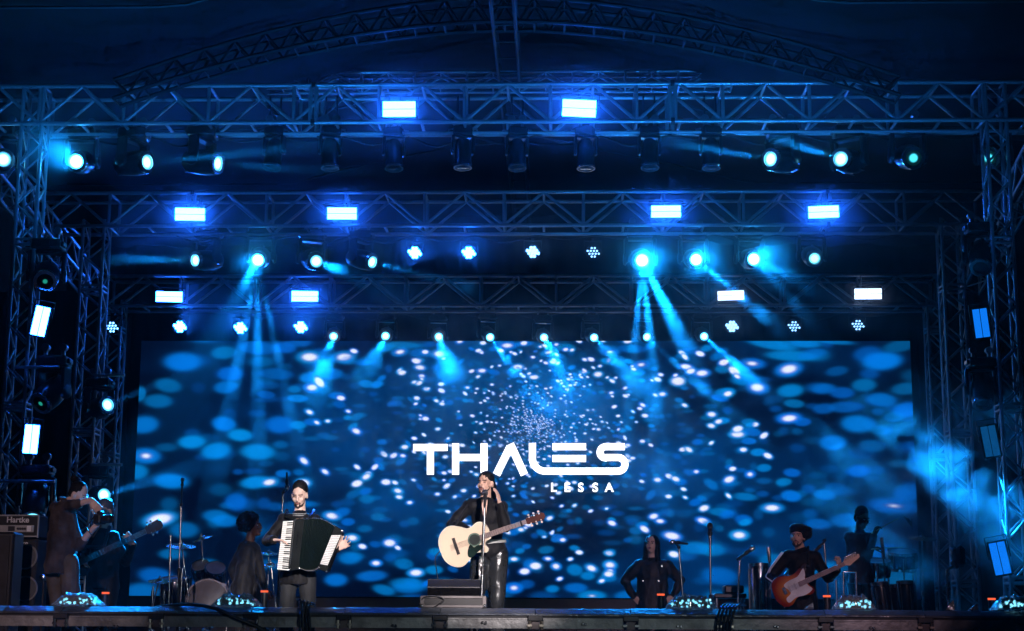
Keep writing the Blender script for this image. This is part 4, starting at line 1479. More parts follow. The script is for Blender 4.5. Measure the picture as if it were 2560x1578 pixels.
# --- percussionist at the back right
pD = person('percussionist with a tall quiff playing at the back right', 19.9, ZD, (2155, 1296), [(2118, 1336, .05), (2178, 1338, -.05)],
            [(2128, 1400, .06), (2172, 1388, -.1)], [(2180, 1372, -.2), (2186, 1338, -.32)], [(2132, 1440), (2166, 1440)], [(2130, 0), (2168, 0)],
            face=38, head_az=34, head_el=18, skin=SKIN_D, top=mat('dark_slate_shirt', (.03, .034, .045), .8), sf=.005,
            hands=[dict(d=(.8, -.4, .1), n=(0, -.3, -1), curl=1.0, left=True), dict(d=(.3, -.3, .8), n=(.3, -.7, -.2), curl=1.0, left=False)])
short_hair(pD, .012)
for w_, d_ in ((pD['WL'] + Vector((.06, -.05, 0)), Vector((.9, -.3, .05))), (pD['WR'] + Vector((.03, -.03, .06)), Vector((.9, -.2, .5)))):
    d_.normalize()
    st = MB().tube([w_ - d_ * .08, w_ + d_ * .3], [.009, .006], 6)
    o = st.build('drum_stick', mat('pale_wood', (.55, .4, .25), .5), None, True)
    tag(o, 'drum stick in the %s hand of the percussionist' % ('lower' if w_.z < pD['WR'].z else 'raised'), 'drum stick')
# ------------------------------------------------------------------ instruments and stage things
def smooth_poly(pts, sub=5):
    n = len(pts)
    out = []
    for i in range(n):
        p0, p1, p2, p3 = [Vector(pts[(i + k) % n]) for k in (-1, 0, 1, 2)]
        for j in range(sub):
            t = j / sub
            v = .5 * ((2 * p1) + (-p0 + p2) * t + (2 * p0 - 5 * p1 + 4 * p2 - p3) * t * t + (-p0 + 3 * p1 - 3 * p2 + p3) * t ** 3)
            out.append((v.x, v.y))
    return out


def place(tail, head, front, back=0.0):
    """matrix with local x from tail to head, local -y as near the front hint as possible"""
    x = (Vector(head) - Vector(tail)).normalized()
    y = -Vector(front)
    y = (y - x * y.dot(x)).normalized()
    z = x.cross(y)
    M = Matrix((x, y, z)).transposed().to_4x4()
    M.translation = Vector(tail)
    return M


def disc(mb, M, x, z, y, r, h=.004, n=20, r2=None):
    prof = [(0, r), (h, r)] if r2 is None else [(0, r2), (0, r), (h, r), (h, r2), (0, r2)]
    c = M @ Vector((x, y, z))
    mb.lathe(c, M.to_3x3() @ Vector((0, -1, 0)), prof, n)
    return mb


def guitar_parts(root, M, body_x1, nut, end, nw, fret_m, head_poly, head_m, tuners, neck_m, ys, tuner_m, nf=16, strings=6):
    q = MB().box((0, 0, 0), (1, 1, 1))
    L = nut - body_x1

    def bx(x0, x1, y0, y1, z0, z1, name, m, w2=None):
        w2 = w2 or (z1 - z0)
        vs = []
        for x, w in ((x0, z1 - z0), (x1, w2)):
            for y in (y0, y1):
                for s_ in (-1, 1):
                    vs.append(M @ Vector((x, y, s_ * w / 2)))
        b = MB().add(vs, [(0, 1, 3, 2), (4, 6, 7, 5), (0, 4, 5, 1), (2, 3, 7, 6), (0, 2, 6, 4), (1, 5, 7, 3)])
        return b.build(name, m, root)
    bx(body_x1 - .06, nut, ys, ys + .028, -nw / 2, nw / 2, 'neck', neck_m, nw * .82)
    bx(body_x1 - .10, nut, ys - .008, ys - .001, -nw / 2, nw / 2, 'fretboard', fret_m, nw * .82)
    fr = MB()
    for k in range(1, nf):
        x = nut - (nut - body_x1 + .25) * (1 - 2 ** (-k / 12)) * 1.12
        if x < body_x1 - .1:
            break
        fr.box((0, 0, 0), (.0025, .003, nw * .85))
        for i in range(len(fr.v) - 8, len(fr.v)):
            fr.v[i] = tuple(M @ (Vector(fr.v[i]) + Vector((x, ys - .0095, 0))))
    fr.build('frets', STEEL, root)
    MB().prism(head_poly, .016, M @ Matrix.Translation((0, ys + .012, 0))).build('headstock', head_m, root)
    for x, z in tuners:
        t = MB()
        t.lathe(M @ Vector((x, ys + .004, z * .6)), M.to_3x3() @ Vector((0, -1, 0)), [(0, .007), (.018, .006)], 8)
        t.ell(M @ Vector((x, ys + .012, z)), (.012, .009, .011), 8, 6)
        t.build('tuner', tuner_m, root, True)
    sg = MB()
    for k in range(strings):
        z = (k - (strings - 1) / 2) * nw * .75 / (strings - 1)
        sg.tube([M @ Vector((.10, ys - .016, z * 1.25)), M @ Vector((nut, ys - .012, z * .85))], .0009, 4)
    sg.build('strings', STEEL, root)


# acoustic guitar
gy = 15.8 - .33
M = place(P(1102, 1379, gy), P(1356, 1290, gy - .08), (0, -1, -.12))
root = thing('acoustic_guitar', 'blond acoustic guitar with dark pickguard, strummed by the singer', 'guitar', M.translation)
SPRUCE = mat('spruce_top', (.74, .58, .42), .35, 0, .08, 3, coat=.3)
MAHOG = mat('mahogany_side', (.17, .035, .02), .3, 0, .3, 8, coat=.5)
ROSE = mat('rosewood', (.30, .22, .20), .45, 0, .25, 30)
AC = [(.0, 0), (.01, .09), (.06, .165), (.15, .20), (.24, .165), (.30, .125), (.35, .122), (.42, .145), (.475, .125), (.50, .06), (.50, 0), (.495, -.035),
      (.45, -.045), (.425, -.08), (.44, -.125), (.415, -.15), (.36, -.13), (.30, -.124), (.24, -.16), (.15, -.20), (.06, -.165), (.01, -.09)]
ACS = smooth_poly(AC)
MB().prism(ACS, .095, M @ Matrix.Translation((0, .05, 0))).build('body', MAHOG, root)
inner = [(.25 + (x - .25) * .985, z * .985) for x, z in ACS]
MB().prism(inner, .006, M @ Matrix.Translation((0, -.0005, 0))).build('soundboard', SPRUCE, root)
bd = MB().tube([M @ Vector((x, 0, z)) for x, z in ACS + ACS[:1]], .0042, 5)
bd.build('binding', mat('cream_binding', (.7, .66, .55), .4), root, True)
disc(MB(), M, .345, 0, -.004, .052, .002).build('sound_hole', mat('sound_hole_dark', (.012, .02, .016), .8), root)
disc(MB(), M, .345, 0, -.0045, .066, .002, 26, .053).build('rosette', mat('rosette', (.10, .16, .12), .4), root)
pg = smooth_poly([(.29, -.03), (.315, -.065), (.36, -.06), (.40, -.075), (.395, -.105), (.34, -.118), (.27, -.15), (.235, -.13), (.25, -.075)])
MB().prism(pg, .002, M @ Matrix.Translation((0, -.0065, 0))).build('pickguard', mat('pickguard_black_green', (.008, .02, .016), .2), root)
q = MB()
for (x, z, a, b_) in ((.155, 0, .03, .165), (.155, 0, .012, .11)):
    vs = [M @ Vector((x + sx * a / 2, -.004 - (.008 if sy else 0), z + sz * b_ / 2)) for sx in (-1, 1) for sy in (0, 1) for sz in (-1, 1)]
    q.add(vs, [(0, 1, 3, 2), (4, 6, 7, 5), (0, 4, 5, 1), (2, 3, 7, 6), (0, 2, 6, 4), (1, 5, 7, 3)])
q.build('bridge', mat('ebony', (.03, .022, .02), .5), root)
HS = [(.865, .022), (.88, .032), (1.03, .04), (1.06, .02), (1.055, -.02), (1.03, -.04), (.88, -.032), (.865, -.022)]
PEARL = mat('pearl_tuner', (.75, .55, .45), .3, .3)
guitar_parts(root, M, .50, .87, 1.06, .052, mat('lit_fretboard', (.30, .22, .21), .35), HS, mat('headstock_dark_red', (.06, .018, .014), .25, coat=.4),
             [(x, s_ * .052) for x in (.91, .96, 1.01) for s_ in (-1, 1)], MAHOG, -.006, PEARL)
q = MB().tube([M @ Vector((.82, -.025, s_ * .028)) for s_ in (-1, 1)], .008, 6)
q.build('capo', BLACK, root)
sp = MB().tube([M @ Vector((.0, .02, 0)), pS['ms'] + Vector((-.17, -.06, .0)), pS['ms'] + Vector((-.12, .05, .07)), pS['ms'] + Vector((.1, .1, -.1))], .012, 6)
sp.build('strap', BLACK, root, True)

# sunburst electric guitar
m = bpy.data.materials.new('sunburst_lacquer')
m.use_nodes = True
nt = m.node_tree
b = nt.nodes['Principled BSDF']
b.inputs['Roughness'].default_value = .15
b.inputs['Coat Weight'].default_value = .6
tc = nt.nodes.new('ShaderNodeTexCoord')
mp = nt.nodes.new('ShaderNodeMapping')
mp.inputs['Location'].default_value = (-.5, -.5, -.5)
nt.links.new(tc.outputs['Generated'], mp.inputs[0])
ln = nt.nodes.new('ShaderNodeVectorMath'); ln.operation = 'LENGTH'
nt.links.new(mp.outputs[0], ln.inputs[0])
rp = nt.nodes.new('ShaderNodeValToRGB')
rp.color_ramp.elements[0].position = .28; rp.color_ramp.elements[0].color = (.55, .20, .035, 1)
rp.color_ramp.elements[1].position = .62; rp.color_ramp.elements[1].color = (.02, .004, .002, 1)
e_ = rp.color_ramp.elements.new(.47); e_.color = (.22, .018, .004, 1)
nt.links.new(ln.outputs['Value'], rp.inputs[0])
nt.links.new(rp.outputs[0], b.inputs['Base Color'])
SUN = m
gy = 17.2 - .30
M = place(P(1936, 1489, gy), P(2143, 1395, gy - .05), (0, -1, -.1))
root = thing('electric_guitar', 'sunburst electric guitar with white pickguard held by the guitarist', 'guitar', M.translation)
ST_ = smooth_poly([(.0, .02), (.02, .11), (.08, .155), (.17, .145), (.23, .118), (.30, .125), (.38, .165), (.435, .165), (.41, .115), (.375, .06), (.37, 0), (.375, -.05),
                   (.40, -.085), (.40, -.13), (.34, -.145), (.27, -.115), (.20, -.12), (.12, -.165), (.04, -.145), (.0, -.06)])
MB().prism(ST_, .043, M @ Matrix.Translation((0, .022, 0))).build('body', SUN, root, True)
PG = smooth_poly([(.13, .05), (.20, .075), (.30, .08), (.385, .13), (.38, .07), (.36, .03), (.36, -.04), (.385, -.10), (.30, -.125), (.20, -.11), (.11, -.13), (.10, -.08), (.17, -.04)])
MB().prism(PG, .004, M @ Matrix.Translation((0, -.003, 0))).build('pickguard', mat('white_plastic', (.68, .70, .72), .3), root)
for x in (.17, .235, .30):
    MB().prism([(x - .009, -.036), (x + .009, -.034), (x + .009, .036), (x - .009, .034)], .010, M @ Matrix.Translation((0, -.006, 0))).build('pickup', mat('cream_plastic', (.5, .5, .5), .4), root)
MB().prism([(.10, -.038), (.135, -.038), (.135, .038), (.10, .038)], .012, M @ Matrix.Translation((0, -.005, 0))).build('bridge', STEEL, root)
for x, z in ((.16, -.085), (.11, -.105), (.20, -.085)):
    disc(MB(), M, x, z, -.005, .011, .012, 10).build('knob', mat('white_plastic', (.68, .70, .72), .3), root)
MAPLE = mat('maple_neck', (.60, .42, .30), .35, 0, .1, 12)
HS = [(.79, .02), (.82, .045), (.93, .05), (.975, .03), (.97, 0), (.90, -.02), (.84, -.04), (.80, -.022)]
guitar_parts(root, M, .375, .795, .975, .05, mat('fretboard_plum', (.26, .19, .19), .45), HS, MAPLE, [(.825 + k * .024, .058) for k in range(6)], MAPLE, -.012, STEEL)
MB().tube([M @ Vector((.02, .03, .03)), pG['ms'] + Vector((-.1, .11, -.1)), pG['ms'] + Vector((.02, .12, .06)), pG['ms'] + Vector((.07, -.02, .09)), pG['ms'] + Vector((.05, -.15, -.12)), M @ Vector((.42, .03, .15))], .012, 6).build('strap', BLACK, root, True)

# bass guitar
gy = 16.4 - .28
M = place(P(118, 1444, gy), P(406, 1309, gy - .08), (0, -1, -.1))
root = thing('bass_guitar', 'dark bass guitar with a long neck pointing up to the right', 'guitar', M.translation)
DB = mat('black_lacquer', (.012, .010, .010), .2, coat=.5)
MB().prism(ST_, .043, M @ Matrix.Translation((0, .022, 0))).build('body', DB, root, True)
DN = mat('dark_neck', (.025, .018, .016), .35)
e0 = (P(406, 1309, gy - .08) - M.translation).length
HS = [(e0 - .19, .025), (e0 - .16, .05), (e0 - .02, .06), (e0, .03), (e0, -.02), (e0 - .03, -.045), (e0 - .15, -.045), (e0 - .19, -.025)]
guitar_parts(root, M, .40, e0 - .18, e0, .06, DN, HS, DN, [(e0 - .14 + k * .04, .07) for k in range(2)] + [(e0 - .13 + k * .045, -.06) for k in range(2)], DN, -.012, STEEL, 18, 4)
MB().tube([M @ Vector((.02, .03, .03)), pB['ms'] + Vector((-.12, .10, -.1)), pB['ms'] + Vector((.02, .13, .06)), pB['ms'] + Vector((.07, -.02, .09)), pB['ms'] + Vector((.06, -.15, -.12)), M @ Vector((.42, .03, .14))], .02, 6).build('strap', BLACK, root, True)

# accordion
ya = 15.55 - .30
root = thing('piano_accordion', 'black piano accordion with white keys and open bellows', 'accordion', P(765, 1428, ya))
LACQ = mat('accordion_black', (.012, .014, .014), .12, coat=.7)


def slab(corners, y0, y1, name, m, parent=root, bev=.008):
    f_ = [P(*c, ya) for c in corners]
    vs = [Vector((v.x, y0, v.z)) for v in f_] + [Vector((v.x, y1, v.z)) for v in f_]
    q = MB().add(vs, [(0, 1, 2, 3), (7, 6, 5, 4), (0, 4, 5, 1), (1, 5, 6, 2), (2, 6, 7, 3), (3, 7, 4, 0)])
    o = q.build(name, m, parent)
    bv = o.modifiers.new('b', 'BEVEL'); bv.width = bev; bv.segments = 2
    return o


slab([(734, 1297), (762, 1294), (748, 1424), (721, 1429)], ya, ya + .19, 'treble_box', LACQ, bev=.018)
slab([(709, 1303), (735, 1301), (723, 1428), (694, 1425)], ya - .02, ya + .06, 'keyboard_bed', LACQ)
slab([(836, 1313), (857, 1326), (817, 1432), (794, 1422)], ya, ya + .19, 'bass_box', LACQ, bev=.018)
WKEY = mat('white_key', (.78, .80, .76), .25, coat=.3)
BKEY = mat('black_key', (.012, .012, .012), .2)
KT0, KT1, KB0, KB1 = Vector((709, 1304)), Vector((734, 1302)), Vector((694, 1424)), Vector((721, 1427))
NK = 24
for k in range(NK):
    t0, t1 = (k + .06) / NK, (k + .94) / NK
    c = [KT0.lerp(KB0, t0), KT1.lerp(KB1, t0), KT1.lerp(KB1, t1), KT0.lerp(KB0, t1)]
    slab(c, ya - .034, ya - .021, 'white_key', WKEY, root, .002)
for k in range(NK - 1):
    if k % 7 in (2, 6):
        continue
    t0, t1 = (k + .72) / NK, (k + 1.28) / NK
    c = [KT0.lerp(KT1, .45).lerp(KB0.lerp(KB1, .45), t0), KT1.lerp(KB1, t0), KT1.lerp(KB1, t1), KT0.lerp(KT1, .45).lerp(KB0.lerp(KB1, .45), t1)]
    slab(c, ya - .043, ya - .033, 'black_key', BKEY, root, .002)
NP = 34
TL, TR, BL_, BR = Vector((760, 1296)), Vector((836, 1314)), Vector((747, 1420)), Vector((795, 1422))
vs = []
for k in range(NP + 1):
    t = k / NP
    bul = math.sin(t * math.pi)
    a_ = TL.lerp(TR, t) + Vector((bul * 3, -bul * 9))
    b_ = BL_.lerp(BR, t) + Vector((bul * 2, bul * 7))
    i_ = .012 if k % 2 else 0
    A, B = P(a_.x, a_.y, ya), P(b_.x, b_.y, ya)
    d = (B - A).normalized()
    A, B = A + d * i_, B - d * i_
    vs += [Vector((A.x, ya + .004 + i_, A.z)), Vector((B.x, ya + .004 + i_, B.z)), Vector((B.x, ya + .185 - i_, B.z)), Vector((A.x, ya + .185 - i_, A.z))]
fs = []
for k in range(NP):
    for j in range(4):
        fs.append((k * 4 + j, k * 4 + (j + 1) % 4, k * 4 + 4 + (j + 1) % 4, k * 4 + 4 + j))
MB().add(vs, fs).build('bellows', mat('bellows_cloth', (.004, .010, .009), .4, 0, .3, 30), root)
for k in range(0, NP + 1, 2):
    for e in (0, 1):
        v = vs[k * 4 + e]
        MB().box(v + Vector((0, .02, -.004 if e == 0 else .004)), (.007, .05, .014), bev=.002).build('bellows_corner', STEEL, root)
slab([(829, 1338), (852, 1338), (819, 1414), (800, 1411)], ya - .008, ya, 'button_board', mat('button_board', (.35, .36, .36), .5), root, .002)
bt = MB()
for i in range(6):
    for j in range(18):
        u_, v_ = (i + .5) / 6, (j + .5) / 18
        p_ = Vector((829, 1338)).lerp(Vector((852, 1338)), u_).lerp(Vector((800, 1411)).lerp(Vector((819, 1414)), u_), v_)
        c = P(p_.x, p_.y, ya - .008)
        bt.lathe(c, (0, -1, 0), [(0, .0062), (.007, .0055)], 6)
o = bt.build('bass_buttons', mat('button_white', (.8, .8, .78), .3), root)
o['kind'] = 'stuff'
for (x, y_) in ((723, 1425), (748, 1421), (738, 1300), (796, 1420), (816, 1429), (855, 1327)):
    MB().ell(P(x, y_, ya - .004), (.014, .012, .014), 10, 6).build('corner_stud', STEEL, root, True)
for (x0, y0, x1, y1) in ((737, 1304, 725, 1418), (727, 1420, 722, 1428)):
    MB().tube([P(x0, y0, ya - .006), P(x1, y1, ya - .006)], .006, 6).build('trim_strip', STEEL, root, True)
MB().tube([P(745, 1330, ya - .004), P(741, 1368, ya - .004)], .004, 6).build('badge', STEEL, root, True)
for s_ in (-1, 1):
    MB().tube([P(755 + s_ * 14, 1300, ya + .12), pA['ms'] + Vector((s_ * .12, -.11, .02)), pA['ms'] + Vector((s_ * .13, .0, .085)), pA['ms'] + Vector((s_ * .1, .12, -.1))], .018, 6).build('shoulder_strap', LACQ, root, True)

# camera of the photographer
c = P(250, 1298, 15.35 - .22)
root = thing('photo_camera', 'black photo camera held up by the photographer', 'camera', c)
MC = Matrix.Rotation(R(65), 3, 'Z')
MB().box(c, (.13, .075, .095), MC, bev=.015).box(c + Vector((0, 0, .06)), (.06, .06, .035), MC, bev=.012).box(c + MC @ Vector((-.05, -.03, 0)), (.035, .04, .09), MC, bev=.012).build('camera_body', BLACK, root)
fvx = MC @ Vector((0, -1, 0))
MB().lathe(c + fvx * .035, fvx, [(0, .036), (.03, .036), (.032, .040), (.10, .040), (.105, .036), (.09, .030)], 18).build('camera_lens', BLACKM, root, True)
MB().tube([c + Vector((-.06, .02, .03)), c + Vector((-.13, .0, -.08)), c + Vector((-.05, -.02, -.17)), c + Vector((.02, -.02, -.05))], .008, 6).build('camera_strap', BLACK, root, True)


# ------------------------------------------------------------------ microphones and stands
def mic_stand(label, base_px, y, floor, top, boom=None, mic=True, r=.011, col=BLACKM, tripod=True):
    """base_px: x in the picture; top/boom: picture points"""
    t = P(*top, y)
    b0 = Vector((P(base_px, 1520, y).x, y, floor))
    root = thing('microphone_stand', label, 'microphone stand', b0)
    mid = b0.lerp(t, .52)
    rod(b0 + Vector((0, 0, .03)), mid, r * 1.35, col, root, 'lower_tube', 10)
    rod(mid, t, r, STEEL if col is BLACKM else col, root, 'upper_tube', 10)
    MB().lathe(mid - (t - b0).normalized() * .04, t - b0, [(0, r * 1.9), (.07, r * 2.0), (.08, r * 1.4)], 12).build('clutch', BLACK, root, True)
    if tripod:
        for k in range(3):
            a = k * 2.094 + .5
            rod(b0 + Vector((0, 0, .12)), b0 + Vector((math.cos(a) * .26, math.sin(a) * .26, .012)), r * .9, col, root, 'leg')
    else:
        MB().lathe(b0, (0, 0, 1), [(0, .14), (.02, .14), (.03, .05)], 24).build('round_base', col, root, True)
    e = t
    if boom:
        e = P(*boom, y - .15)
        rod(t - (e - t) * .25, e, r * .8, col, root, 'boom_arm')
        MB().ell(t, (.022, .022, .022), 10, 8).build('swivel', BLACK, root, True)
    return root, e


def microphone(label, p, d, sc=1.0, m=None):
    d = Vector(d).normalized()
    root = thing('microphone', label, 'microphone', p)
    MB().lathe(p, d, [(-.16 * sc, .010 * sc), (-.15 * sc, .012 * sc), (-.02 * sc, .017 * sc), (0, .019 * sc)], 14).build('handle', BLACKM, root, True)
    MB().lathe(p, d, [(0, .019 * sc), (.006 * sc, .026 * sc), (.03 * sc, .027 * sc), (.05 * sc, .02 * sc), (.058 * sc, 0)], 16).build('grille', m or mat('mic_grille', (.10, .10, .11), .35, .8, .3, 200, .5, 400), root, True)
    MB().lathe(p, d, [(-.06 * sc, .022 * sc), (-.03 * sc, .023 * sc)], 12).build('clip', BLACK, root, True)
    return root


r_, e = mic_stand('straight chrome microphone stand in front of the singer', 1200, 15.38, ZD, (1213, 1237), None, col=STEEL, tripod=False)
microphone('vocal microphone at the lips of the singer', e + Vector((0, .0, .0)), (.0, .45, .55))
r_, e = mic_stand('boom microphone stand beside the woman in the dark jacket', 1720, 18.6, ZR, (1697, 1368), (1686, 1356))
microphone('silver microphone on the boom stand beside the woman', e + Vector((0, 0, .0)), (-1, -.2, .1), 1.0, STEEL)
r_, e = mic_stand('upright microphone stand between the woman and the tall drum', 1775, 18.0, ZR, (1775, 1322))
microphone('upright microphone on the lone stand between the woman and tall drum', e, (0, -.1, 1), 1.2)
r_, e = mic_stand('boom microphone stand behind the guitarist', 2080, 18.9, ZR, (2060, 1352), (2042, 1374))
microphone('slim microphone behind the right shoulder of the guitarist', e, (-.6, -.1, -.6), 1.0)
r_, e = mic_stand('slanted microphone stand behind the tall silver drum', 1832, 18.4, ZR, (1850, 1395), (1875, 1376))
microphone('pencil microphone slanting over the tall silver drum', e, (1, -.1, .7), 1.15, STEEL)
r_, e = mic_stand('microphone stand behind the head of the accordion player', 692, 18.9, ZD, (708, 1230), (718, 1214))
microphone('small microphone just left of the head of the accordion player', e, (.1, -.2, -1), 1.0, STEEL)
r_, e = mic_stand('tall thin microphone stand above the drum kit', 446, 20.0, ZD, (453, 1262), (456, 1204))
microphone('pencil microphone high above the drum kit', e, (.05, -.1, 1), .9)

# ------------------------------------------------------------------ drum kit
CYM = mat('bronze_cymbal', (.60, .50, .32), .25, .9, .15, 20)
DSH = mat('drum_shell_blue', (.012, .02, .06), .2, .2, .2, 10, coat=.6)
SKINW = mat('drum_head_smoke', (.16, .17, .19), .4)


def cymbal(label, px, py, y, rpx, tilt, floor, standpx):
    c = P(px, py, y)
    rr = rpx / px_scale(y)
    root = thing('cymbal_stand', label, 'cymbal', Vector((P(standpx, 1500, y).x, y, floor)))
    n = Vector((math.sin(R(tilt)), -.22, math.cos(R(tilt))))
    MB().lathe(c, n, [(.030, 0), (.028, .03), (.014, .045), (.004, rr * .6), (-.008, rr), (-.010, rr), (0, rr * .6), (.008, .05)], 40).build('cymbal_plate', CYM, root, True)
    b0 = root.location
    mid = Vector((b0.x, b0.y, (b0.z + c.z) / 2))
    rod(b0 + Vector((0, 0, .05)), mid, .014, STEEL, root, 'lower_tube')
    rod(mid, c + n.normalized() * .06, .010, STEEL, root, 'upper_tube')
    for z_ in (.0, -.12):
        MB().lathe(mid + Vector((0, 0, z_)), (0, 0, 1), [(-.03, .024), (.03, .024)], 10).box(mid + Vector((.03, -.01, z_)), (.03, .012, .02), bev=.004).build('clamp', STEEL, root, True)
    for k in range(3):
        a = k * 2.094 + .3
        rod(b0 + Vector((0, 0, .2)), b0 + Vector((math.cos(a) * .28, math.sin(a) * .28, .012)), .011, STEEL, root, 'leg')
    return root


def drum(label, c, axis, r, h, shell, name='drum', legs=0, floor=ZD, head_front=True, lugs=8, taper=1.0):
    ax = Vector(axis).normalized()
    root = thing(name, label, 'drum', Vector((c.x, c.y, floor)))
    MB().lathe(c, ax, [(-h / 2, r * .97 * taper), (-h / 2 + .01, r * taper), (h / 2 - .01, r), (h / 2, r * .97)], 30).build('shell', shell, root, True)
    for s_, rr in ((-1, r * taper), (1, r)):
        MB().lathe(c + ax * (s_ * h / 2), ax, [(-.018, rr * 1.01), (-.018, rr * 1.045), (.016, rr * 1.045), (.016, rr * .97), (-.018, rr * 1.01)], 30).build('hoop', STEEL, root, True)
        MB().lathe(c + ax * (s_ * h / 2), ax * s_, [(-.004, rr * .98), (.006, rr * .98), (.008, 0)], 30).build('drum_head', SKINW, root, True)
    a = ax.orthogonal().normalized()
    b_ = ax.cross(a)
    for k in range(lugs):
        w = 2 * math.pi * k / lugs
        o_ = (a * math.cos(w) + b_ * math.sin(w))
        rod(c + o_ * r * 1.05 - ax * h * .46, c + o_ * r * 1.05 + ax * h * .46, .006, STEEL, root, 'tension_rod')
    for k in range(legs):
        w = 2 * math.pi * k / legs + .4
        p_ = c + Vector((math.cos(w) * r * 1.05, math.sin(w) * r * 1.05, 0))
        rod(p_, Vector((p_.x, p_.y, floor + .01)), .010, STEEL, root, 'leg')
    return root


cymbal('large crash cymbal at the left of the drum kit', 452, 1364, 20.4, 38, 4, ZD, 470)
cymbal('tilted cymbal behind the large crash at the drum kit', 506, 1346, 21.0, 26, -18, ZD, 512)
cymbal('low wide cymbal nearest the bass player', 400, 1452, 19.8, 30, 3, ZD, 379)
cymbal('cymbal between the helper and the accordion player, upper', 672, 1383, 20.2, 24, 3, ZD, 668)
cymbal('cymbal between the helper and the accordion player, lower', 676, 1412, 19.9, 24, -2, ZD, 690)
drum('small rack tom in the middle of the drum kit', P(538, 1438, 20.8), (.15, -.6, .7), .13, .22, DSH, legs=0)
drum('second rack tom beside the helper', P(505, 1430, 21.0), (-.1, -.6, .7), .12, .2, DSH)
drum('floor tom at the left of the drum kit', P(440, 1480, 20.8), (0, -.15, 1), .19, .34, DSH, legs=3)
bd_ = drum('bass drum in the middle of the drum kit', P(527, 1508, 20.6), (0, -1, .05), .28, .4, DSH)
drum('snare drum at the right of the drum kit', P(620, 1455, 20.8), (0, -.2, 1), .17, .15, mat('steel_shell', (.5, .51, .53), .2, .9), legs=3)
for (x, y0, y1) in ((423, 1338, 1515), (379, 1465, 1520), (407, 1478, 1520), (452, 1420, 1475), (568, 1440, 1500), (695, 1420, 1515)):
    a_, b_ = P(x + 4, y0, 19.6), P(x, y1, 19.6)
    r0_ = thing('hardware_pole', 'thin chrome drum hardware pole, its top %s' % {423: 'by the crash cymbal', 379: 'under the low cymbal', 407: 'short and low', 452: 'below the crash cymbal', 568: 'left of the helper', 695: 'left leg of the accordion player'}[x].replace('left leg of', 'at the left leg of'), 'pole', Vector((b_.x, b_.y, ZD)))
    rod(Vector((b_.x, b_.y, ZD + .01)), a_, .010, STEEL, r0_, 'tube')
    MB().lathe(a_.lerp(b_, .35), a_ - b_, [(-.035, .02), (.035, .02)], 10).build('clamp', STEEL, r0_, True)
    for k in range(3):
        rod(Vector((b_.x, b_.y, ZD + .15)), Vector((b_.x + .18 * math.cos(k * 2.1), b_.y + .18 * math.sin(k * 2.1), ZD + .01)), .008, STEEL, r0_, 'leg')

# ------------------------------------------------------------------ percussion at right
CHR = mat('polished_drum_steel', (.42, .50, .52), .16, 1.0, .1, 3)
c0, c1 = P(1898, 1412, 17.9), None
drum('tall polished steel drum left of the guitarist', Vector((c0.x, 17.9, (c0.z + ZR + .05) / 2)), (0, 0, 1), .115, c0.z - ZR - .05, CHR, 'tall_drum', 0, ZR, lugs=10)
DK = mat('conga_dark_shell', (.02, .025, .035), .18, coat=.6)
for i, (x, yy, tp, lab) in enumerate(((2204, 18.9, 1458, 'left conga of the three at the right'), (2237, 19.1, 1464, 'middle conga of the three at the right'), (2262, 18.9, 1455, 'right conga of the three at the right'))):
    t = P(x, tp, yy)
    z0 = ZR if yy < 19.4 else ZD
    drum(lab, Vector((t.x + .03, yy, (t.z + z0 + .06) / 2)), (-.06 if i else -.12, -.06, 1), .10, t.z - z0 - .06, DK, 'conga_drum', 0, z0, lugs=6, taper=.72)
drum('timbale drum below the percussionist', P(2190, 1420, 20.2), (0, -.25, 1), .17, .16, mat('steel_shell', (.5, .51, .53), .2, .9), 'timbale', 3, ZD)
drum('dark tom between the percussionist and flat cymbal', P(2255, 1400, 20.6), (0, -.25, 1), .19, .2, DSH, 'timbale', 3, ZD)
cymbal('flat cymbal on the tall stand right of the percussionist', 2305, 1345, 20.3, 36, 2, ZD, 2308)
cymbal('steeply tilted dark cymbal right of the percussionist', 2270, 1303, 21.0, 22, 55, ZD, 2285)
# chrome bar stand in front of the percussionist
root = thing('percussion_rack', 'chrome percussion rack with upright bars in front of the percussionist', 'rack', P(2125, 1500, 19.6))
for (x0, y0, x1, y1) in ((2108, 1430, 2108, 1500), (2140, 1430, 2140, 1500), (2108, 1430, 2140, 1430), (2090, 1450, 2092, 1500)):
    a_, b_ = P(x0, y0, 19.6), P(x1, y1, 19.6)
    if y1 == 1500:
        b_.z = ZD + .01
    rod(a_, b_, .014, STEEL, root, 'bar')
root = thing('chime_bar', 'long upright chrome tube bright beside the percussionist', 'percussion', Vector((P(2208, 1400, 19.5).x, 19.5, ZD)))
rod(P(2204, 1344, 19.5), P(2210, 1398, 19.5), .022, STEEL, root, 'tube')
rod(P(2209, 1396, 19.5), Vector((P(2212, 1400, 19.5).x, 19.5, ZD + .01)), .009, BLACKM, root, 'post')
for k in range(3):
    b0 = Vector((P(2212, 1400, 19.5).x, 19.5, ZD))
    rod(b0 + Vector((0, 0, .15)), b0 + Vector((.2 * math.cos(k * 2.1), .2 * math.sin(k * 2.1), .01)), .009, BLACKM, root, 'leg')
root = thing('chime_bar', 'upright chrome pipe at the left of the guitarist, behind the tall drum', 'percussion', Vector((P(1922, 1400, 18.2).x, 18.2, ZR)))
rod(P(1921, 1368, 18.2), P(1924, 1405, 18.2), .020, STEEL, root, 'tube')
rod(P(1924, 1404, 18.2), Vector((P(1924, 1404, 18.2).x, 18.2, ZR + .01)), .010, BLACKM, root, 'post')
